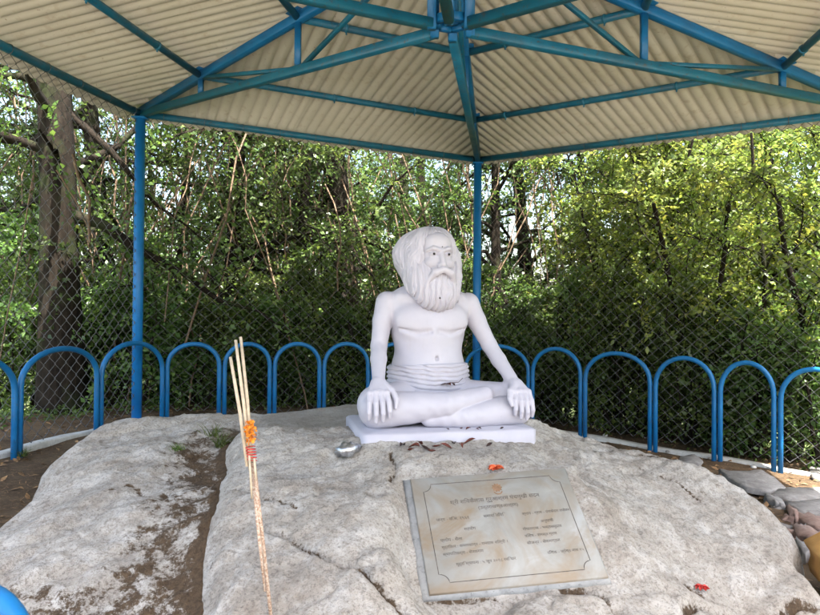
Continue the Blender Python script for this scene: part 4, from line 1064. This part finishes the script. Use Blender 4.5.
for i in range(12):
    a = i*2*math.pi/12; leaf_bit("petal", (0.022*math.cos(a), 0.018*math.sin(a), 0.0), 0.045, 0.026, a, rr.uniform(-.3, .3), M_ORPET, None, None, None, 0.4, OF, 70+i)
p = surf(703, 590)
RF = thing("red_flower", "small crushed red flower in the crack at the boulder's lower right", "flower", tuple(p + [0, 0, 0.004]))
for i in range(9):
    a = i*2*math.pi/9; leaf_bit("petal", (0.020*math.cos(a), 0.012*math.sin(a), 0.0), 0.034, 0.022, a, rr.uniform(-.3, .3), M_RED, None, None, None, 0.4, RF, 90+i)

# ------------------------------------------------------------------ vegetation
def leaves_from_sprays(P0, D, Ls, K, size, r, droop=0.35, wfac=0.30):
    """sprays start at P0 (n,3) along D, length Ls; K leaves each -> V, Q, tint and stems"""
    n = len(P0); t = np.linspace(0.08, 1.0, K)[None, :, None]
    curve = lambda tt: P0[:, None] + D[:, None]*Ls[:, None, None]*tt + np.array([0, 0, -1.0])*(droop*Ls[:, None, None]*tt**2)
    pos = curve(t + r.uniform(-0.02, 0.02, (n, K, 1)))
    side = nrm(np.cross(D, r.normal(0, 1, (n, 3)) + [0, 0, 1.5]))[:, None]*np.where(np.arange(K) % 2 == 0, 1, -1)[None, :, None]
    a = nrm(side*0.9 + D[:, None]*0.55 + r.normal(0, 0.45, (n, K, 3)) + [0, 0, -0.15])
    up = nrm(r.normal(0, 0.95, (n, K, 3)) + [0, 0, 0.75]); wv = nrm(np.cross(a, up)); up = np.cross(wv, a)
    s = size*r.uniform(0.7, 1.2, (n, 1, 1))*r.uniform(0.6, 1.25, (n, K, 1))
    pos = pos + a*s*0.15
    b0 = pos; m1 = pos + a*s*0.45 + wv*s*wfac + up*s*0.10; tip = pos + a*s - up*s*0.10; m2 = pos + a*s*0.45 - wv*s*wfac + up*s*0.10
    V = np.stack([b0, m1, tip, m2], 2).reshape(-1, 3)
    q = np.arange(n*K)[:, None]*4 + np.arange(4)[None]
    tint = np.clip(r.beta(2.2, 2.6, n)[:, None]*0.65 + r.uniform(0, 0.35, (n, K)), 0, 1)
    # stems (3-sided)
    ts = np.linspace(0, 1, 4)[None, :, None]; C = curve(ts)
    sx = nrm(np.cross(D, [0.3, 0.2, 1.0])); sy = np.cross(D, sx); rad = (0.006*(1-0.75*ts))
    ring = np.stack([C + rad*(math.cos(q_)*sx[:, None]+math.sin(q_)*sy[:, None]) for q_ in (0, 2.094, 4.189)], 2)   # n,4,3,3
    SV = ring.reshape(-1, 3); bi = np.arange(n)[:, None, None]*12 + np.arange(3)[None, :, None]*3 + np.arange(3)[None, None]
    b2 = np.arange(n)[:, None, None]*12 + np.arange(3)[None, :, None]*3 + (np.arange(3)[None, None]+1) % 3
    SQ = np.stack([bi, b2, b2+3, bi+3], -1).reshape(-1, 4)
    return V, q, tint.ravel(), SV, SQ
def make_plant(seed, H, tr, z0, spread, nl, ns, K, size, elev=(5, 50), stems=1, droop=0.35, lmat=M_LEAF, spl=(0.45, 1.0), wander=0.25, wfac=0.30, topfrac=1.0, vines=0):
    r = np.random.default_rng(seed); mb = MB()
    trunks = []
    for s_ in range(stems):
        n = 11; zz = np.linspace(-0.9, H, n)
        lean = r.normal(0, 0.05 if stems == 1 else 0.28, 2); wv = np.cumsum(r.normal(0, wander*0.25, (n, 2)), 0)
        ofs = r.normal(0, 0.0 if stems == 1 else 0.14, 2)
        P = np.c_[ofs + lean*np.maximum(zz, 0)[:, None] + wv*np.clip(zz/H, 0, 1)[:, None], zz]
        rad = tr*(1-0.72*np.clip(zz/H, 0, 1)) * (1+0.45*np.exp(-np.maximum(zz, 0)/0.35))
        mb.tube(P, rad, 9 if stems == 1 else 6); trunks.append((P, rad))
    P0 = []; D = []; 
    for l in range(nl):
        P, rad = trunks[r.integers(stems)]
        h = z0 + (H*topfrac-z0)*(l+r.uniform())/nl
        base = np.array([np.interp(h, P[:, 2], P[:, 0]), np.interp(h, P[:, 2], P[:, 1]), h])
        az = r.uniform(0, 2*np.pi) if l % 2 else (l*2.399); el = math.radians(r.uniform(*elev))
        d = np.array([math.cos(az)*math.cos(el), math.sin(az)*math.cos(el), math.sin(el)])
        L = spread*r.uniform(0.55, 1.1)*(1-0.45*max(0, (h-z0)/(H-z0))**2); m = 6
        pts = [base]; dd = d.copy()
        for i in range(m):
            dd = nrm(dd + r.normal(0, 0.22, 3) + [0, 0, -0.05]); pts.append(pts[-1]+dd*L/m)
        pts = np.array(pts); r0 = min(0.45*np.interp(h, P[:, 2], rad), 0.012+0.02*L)
        mb.tube(pts, np.linspace(r0, 0.006, m+1), 5, cap=False)
        for s_ in range(ns):
            t = r.uniform(0.2, 1.0)**0.8*m; i = min(int(t), m-1); q = pts[i]+(pts[i+1]-pts[i])*(t-i)
            P0.append(q); D.append(nrm(nrm(pts[i+1]-pts[i])*0.55 + r.normal(0, 0.62, 3) + [0, 0, 0.12]))
    P0 = np.array(P0); D = np.array(D); Ls = r.uniform(*spl, len(P0))
    V, Q, tint, SV, SQ = leaves_from_sprays(P0, D, Ls, K, size, r, droop, wfac)
    mb.add(SV, SQ)
    vm = None
    if vines:
        vb = MB()
        for i in range(vines):
            q = P0[r.integers(len(P0))].copy(); q[2] = max(q[2], 2.0)+r.uniform(0, 1.5); L = r.uniform(1.5, q[2]+0.3); sl = r.normal(0, 0.28, 2)
            tt = np.linspace(0, 1, 9); wob = np.cumsum(r.normal(0, 0.05, (9, 2)), 0)
            vb.tube(np.c_[q[0]+sl[0]*L*tt+wob[:, 0], q[1]+sl[1]*L*tt+wob[:, 1], q[2]-L*tt], r.uniform(0.005, 0.017), 4, cap=False)
        vm = vb.mesh("hanging_stems", M_TWIG, True)
    return mb.mesh("trunk", M_BARK, True), mesh_np("crown", V, Q, lmat, False, {"tint": tint}), vm
PROTO = {}
def proto(key):
    if key not in PROTO:
        PROTO[key] = {
            "tallA": lambda: make_plant(101, 11, 0.25, 2.3, 3.0, 30, 24, 20, 0.085, (-30, 35), lmat=M_LEAF, topfrac=0.66, vines=34, spl=(0.5, 1.15)),
            "tallB": lambda: make_plant(102, 11, 0.17, 1.5, 2.5, 28, 24, 20, 0.080, (-25, 40), lmat=M_LEAFC, topfrac=0.62, vines=40, spl=(0.5, 1.1), wander=0.4),
            "slim":  lambda: make_plant(103, 9, 0.10, 0.8, 1.9, 28, 20, 18, 0.075, (-20, 50), lmat=M_LEAF, topfrac=0.68, vines=30, wander=0.5),
            "bushA": lambda: make_plant(104, 4.6, 0.045, 0.15, 1.55, 32, 26, 24, 0.072, (15, 75), 5, lmat=M_LEAFB, spl=(0.4, 0.85)),
            "bushB": lambda: make_plant(105, 4.0, 0.04, 0.1, 1.45, 32, 24, 26, 0.066, (10, 70), 5, lmat=M_LEAFB, spl=(0.4, 0.8), wfac=0.26),
            "shrubA": lambda: make_plant(106, 1.9, 0.025, 0.08, 0.95, 26, 20, 18, 0.07, (15, 70), 6, lmat=M_LEAF, spl=(0.3, 0.6)),
            "shrubB": lambda: make_plant(107, 1.5, 0.022, 0.05, 0.85, 24, 18, 18, 0.08, (10, 65), 6, lmat=M_LEAFC, spl=(0.3, 0.6)),
        }[key]()
    return PROTO[key]
HEXP = np.array(HV)
def trim(me, x, y, z, rz, sc):
    """a copy of the mesh without what would grow through the chain-link fence or the roof"""
    nv = len(me.vertices); V = np.zeros(nv*3, np.float32); me.vertices.foreach_get("co", V); V = V.reshape(-1, 3)
    c, s = math.cos(rz)*sc, math.sin(rz)*sc
    X = x + c*V[:, 0] - s*V[:, 1]; Y = y + s*V[:, 0] + c*V[:, 1]; Z = z + V[:, 2]*sc
    sdv = poly_sd(X, Y, HEXP); bad = (sdv < 0.10) | ((sdv < 0.62) & (Z > CAM_Z+EAVE-0.45))
    if not bad.any(): return me
    npol = len(me.polygons); lt = np.zeros(npol, np.int32); me.polygons.foreach_get("loop_total", lt); ls = np.zeros(npol, np.int32); me.polygons.foreach_get("loop_start", ls)
    li = np.zeros(len(me.loops), np.int32); me.loops.foreach_get("vertex_index", li)
    Fs = []; tints = []
    tint = None
    if "tint" in me.attributes: tint = np.zeros(npol, np.float32); me.attributes["tint"].data.foreach_get("value", tint)
    for k in (4, 3):
        sel = np.where(lt == k)[0]
        if not len(sel): continue
        F = li[ls[sel][:, None] + np.arange(k)]; ok = ~bad[F].any(1); Fs.append(F[ok])
        if tint is not None: tints.append(tint[sel][ok])
    used = np.unique(np.concatenate([f.ravel() for f in Fs])); rm = np.zeros(nv, np.int64); rm[used] = np.arange(len(used))
    return mesh_np(me.name, V[used], [rm[f] for f in Fs if len(f)], me.materials[0], tint is None, None if tint is None else {"tint": np.concatenate(tints)})
def plant(name, key, x, y, rz, sc, label, cat, group=None, sz=None, lean=(0, 0)):
    tm, cm, vm = proto(key)
    z = float(ground_z(np.array(x, float), np.array(y, float)))
    T = thing(name, label, cat, (x, y, z), group, (0, 0, rz)); T.scale = (sc, sc, sc if sz is None else sz)
    obj("trunk", trim(tm, x, y, z, rz, sc), T); obj("crown", trim(cm, x, y, z, rz, sc), T)
    if vm: obj("hanging_stems", trim(vm, x, y, z, rz, sc), T, kind="stuff")
def pxx(px, d): return (px-410)/661.5*d
G1, G2, G3 = "forest trees behind the fence", "tall bright bushes right of the pavilion", "low shrubs outside the fence"
TREES = [("tallA", 64, 8.1, 0.4, 1.0, "thick dark trunk at the far left, left of the leftmost post"),
         ("tallB", 126, 10.2, 1.9, 1.0, "dark trunk just left of the leftmost post, thinner than its left neighbour"),
         ("slim", 172, 11.4, 2.9, 1.1, "slender dark tree just right of the leftmost post"),
         ("tallB", 222, 10.9, 4.1, 1.0, "dark tree straight behind the tops of the stick bundle"),
         ("slim", 285, 10.9, 0.9, 1.05, "slender tree midway between the stick bundle and the statue"),
         ("tallA", 357, 10.9, 5.1, 0.9, "broad dark tree just left of the statue's shoulder"),
         ("tallB", 402, 14.6, 0.2, 1.0, "dark tree behind the statue's head, left side"),
         ("slim", 505, 11.3, 3.3, 1.1, "slender dark tree just right of the middle post"),
         ("tallB", 545, 13.0, 2.2, 1.0, "tree right of the middle post with sky gaps beside its trunk"),
         ("slim", 590, 13.0, 5.6, 1.15, "slender tree behind the second arch right of the statue"),
         ("tallA", 665, 13.5, 1.2, 1.0, "large tree behind the bright bushes, right of centre"),
         ("tallA", -75, 11.5, 2.4, 1.0, "leafy tree whose branches reach in from the left edge"),
         ("tallB", 95, 16.0, 3.0, 1.1, "distant tree between the two left trunks"),
         ("slim", 255, 15.5, 2.0, 1.2, "distant tree behind the stick bundle, right of its tips"),
         ("tallB", 195, 15.0, 5.2, 1.0, "tree further back between the leftmost post and the stick tips"),
         ("tallA", 300, 14.6, 3.6, 1.0, "leafy tree further back, midway between sticks and statue"),
         ("tallB", 440, 15.8, 2.7, 1.0, "tree further back just left of the middle post"),
         ("tallB", 320, 17.5, 0.1, 1.1, "farthest tree left of the statue")]
for (k, px, d, rz, sc, lb) in TREES:
    plant("forest_tree", k, pxx(px, d), d, rz, sc, lb, "tree", G1)
BUSH = [("bushA", 605, 10.4, 0.3, 1.0, "bright green bush nearest the middle post on the right side"),
        ("bushB", 655, 10.0, 1.5, 1.1, "bright bush behind the third and fourth arches right of the statue"),
        ("bushA", 715, 9.3, 2.9, 1.05, "tall yellow-green bush behind the fifth railing pair right of the statue"),
        ("bushB", 775, 8.9, 4.2, 1.15, "yellow-green bush behind the last full arch at right"),
        ("bushA", 835, 8.2, 5.3, 1.05, "bright bush cut by the right edge of the photo"),
        ("bushA", 760, 10.3, 0.9, 1.25, "taller bright bush rising behind the others up to the right eave"),
        ("bushB", 690, 10.9, 2.2, 1.3, "tall bush behind the front row, right of centre"),
        ("bushB", 850, 9.6, 3.5, 1.3, "tall bush reaching the eave at the right edge"),
        ("bushA", -5, 11.2, 1.1, 0.75, "light green bush at the far left edge, left of the thick trunk"),
        ("bushB", 100, 12.0, 3.1, 0.75, "green bush between the leftmost post and the thick left trunk")]
for (k, px, d, rz, sc, lb) in BUSH:
    plant("leafy_bush", k, pxx(px, d), d, rz, sc, lb, "bush", G2 if px > 300 else "bushes beside the left trunks")
SHR = [("shrubA", 22, 8.9, 0.2, 0.9, "low shrub behind the first full arch at the left"),
       ("shrubB", 92, 9.2, 1.2, 0.9, "dark low shrub behind the foot between the first and second arch"),
       ("shrubA", 130, 8.7, 2.2, 1.0, "low shrub behind the arch that frames the leftmost post"),
       ("shrubB", 185, 9.1, 3.2, 0.85, "dark low shrub behind the arch right of the leftmost post"),
       ("shrubA", 240, 9.5, 4.2, 0.85, "low shrub behind the arch crossed by the stick tips"),
       ("shrubB", 295, 9.8, 5.2, 0.85, "dark low shrub behind the arch midway between sticks and statue"),
       ("shrubA", 340, 9.9, 0.7, 0.85, "low shrub behind the arch next to the statue's left arm"),
       ("shrubB", 395, 10.2, 1.7, 0.9, "dark low shrub hidden mostly by the statue's torso"),
       ("shrubA", 455, 10.3, 2.7, 1.0, "low shrub seen under the statue's right arm"),
       ("shrubA", 515, 10.0, 3.7, 0.9, "low shrub behind the first arch right of the statue"),
       ("shrubB", 560, 9.7, 4.7, 1.0, "dark low shrub behind the second arch right of the statue"),
       ("shrubA", 625, 8.9, 5.7, 0.95, "low shrub behind the third arch right of the statue"),
       ("shrubA", 690, 8.3, 0.5, 0.9, "low shrub behind the fourth arch right of the statue"),
       ("shrubB", 745, 7.9, 1.5, 0.9, "dark low shrub behind the fifth arch right of the statue"),
       ("shrubA", 800, 7.5, 2.5, 0.9, "low shrub at the right edge behind the last railing leg"),
       ("shrubA", 160, 13.0, 0.0, 1.3, "taller green shrub further back right of the leftmost post"),
       ("shrubB", 265, 13.2, 1.0, 1.3, "taller dark shrub further back between sticks and statue"),
       ("shrubA", 325, 13.4, 2.0, 1.3, "taller green shrub further back, left of the statue"),
       ("shrubA", 205, 13.6, 3.0, 1.4, "taller green shrub further back behind the stick tips"),
       ("shrubB", 480, 11.8, 4.0, 1.1, "shrub further back directly behind the middle post"),
       ("shrubA", 585, 11.6, 5.0, 1.2, "shrub further back behind the second arch right of the statue")]
for (k, px, d, rz, sc, lb) in SHR:
    plant("low_shrub", k, pxx(px, d), d, rz, sc, lb, "shrub", G3)

# grass tufts in the cleft, weeds outside the kerb, straw on the soil
def tuft(p, n, hgt, seed, label, nm="grass_tuft"):
    r = np.random.default_rng(seed); V = []; Q = []; ti = []
    for i in range(n):
        b0 = np.array([r.normal(0, 0.02), r.normal(0, 0.02), 0]); d = nrm(np.array([r.normal(0, 0.5), r.normal(0, 0.5), 1.0])); L = hgt*r.uniform(0.5, 1.1); w = nrm(np.cross(d, r.normal(0, 1, 3)))*0.0035
        o = len(V)
        for j, t in enumerate((0, 0.5, 1.0)):
            c = b0 + d*L*t + np.array([d[0], d[1], -0.4])*L*0.35*t*t; ww = w*(1-0.85*t); V += [c-ww, c+ww]
        Q += [(o, o+1, o+3, o+2), (o+2, o+3, o+5, o+4)]; ti += [r.uniform()]*2
    obj(nm, mesh_np(nm, V, np.array(Q), M_GRASS, False, {"tint": np.array(ti)}), None, label, "grass", loc=p)
tuft(surf(222, 447), 60, 0.13, 1, "green grass tuft in the cleft just left of the sticks")
tuft(surf(180, 450), 26, 0.06, 2, "tiny green weed on the left boulder near the cleft")
tuft(surf(213, 436), 30, 0.12, 3, "darker grass tuft at the top end of the cleft")
tuft(gat(24, 456, 0.0), 40, 0.10, 4, "small weed on the soil beside the leftmost railing foot")
def ground_bits():
    r = np.random.default_rng(9); mb = MB(); V = []; Q = []
    n = 9000; a = r.uniform(0, 2*np.pi, n); rad = np.sqrt(r.uniform(0.15, 1, n))*4.6
    x = CX + rad*np.cos(a); y = CY + rad*np.sin(a); z = ground_z(x, y) + 0.006
    L = r.uniform(0.02, 0.075, n); b = r.uniform(0, 6.28, n); dx, dy = np.cos(b)*L, np.sin(b)*L; w = 0.0022
    P = np.stack([np.stack([x, y, z], 1), np.stack([x+dx, y+dy, z+r.uniform(-.004, .012, n)], 1)], 1)
    nx = np.stack([-np.sin(b)*w, np.cos(b)*w, 0*b], 1)
    V = np.concatenate([P[:, 0]-nx, P[:, 0]+nx, P[:, 1]+nx, P[:, 1]-nx]); i = np.arange(n)
    obj("pine_straw_litter", mesh_np("pine_straw_litter", V, np.stack([i, n+i, 2*n+i, 3*n+i], 1), M_STRAW), None, "brown pine straw litter on the soil inside the railing", "litter", kind="stuff")
    n = 2600; a = r.uniform(0, 2*np.pi, n); rad = np.sqrt(r.uniform(0.2, 1, n))*5.0; x = CX+rad*np.cos(a); y = CY+rad*np.sin(a); z = ground_z(x, y)+0.010
    c = np.stack([x, y, z], 1); ax = nrm(np.c_[r.normal(0, 1, (n, 2)), r.normal(0, .25, n)]); wv = nrm(np.cross(ax, r.normal(0, .35, (n, 3))+[0, 0, 1])); s = r.uniform(0.02, 0.045, (n, 1))
    V = np.stack([c-ax*s, c+wv*s*.45+[0, 0, .006], c+ax*s, c-wv*s*.45+[0, 0, .006]], 1).reshape(-1, 3)
    obj("dry_leaf_litter", mesh_np("dry_leaf_litter", V, np.arange(4*n).reshape(-1, 4), M_STRAW), None, "small dry brown leaves scattered over the soil", "litter", kind="stuff")
    # low weeds outside the fence
    n = 5200; a = r.uniform(-1.2, 3.9, n); rad = r.uniform(4.75, 8.0, n); x = CX+rad*np.cos(a); y = CY+rad*np.sin(a)
    ok = np.ones(n, bool)
    for A, B, nr in KB: pass
    sdh = poly_sd(x, y, np.array(HV)); ok = sdh > 0.18
    x, y = x[ok], y[ok]; n = len(x); z = ground_z(x, y)
    P0 = np.stack([x, y, z], 1); D = nrm(np.c_[r.normal(0, 0.5, (n, 2)), np.full(n, 1.0)])
    V, Qd, tint, SV, SQ = leaves_from_sprays(P0, D, r.uniform(0.08, 0.28, n), 8, 0.05, r, 0.4, 0.28)
    obj("ground_cover", mesh_np("ground_cover", V, Qd, M_LEAF, False, {"tint": tint}), None, "low green weeds covering the ground outside the kerb", "weeds", kind="stuff")
ground_bits()
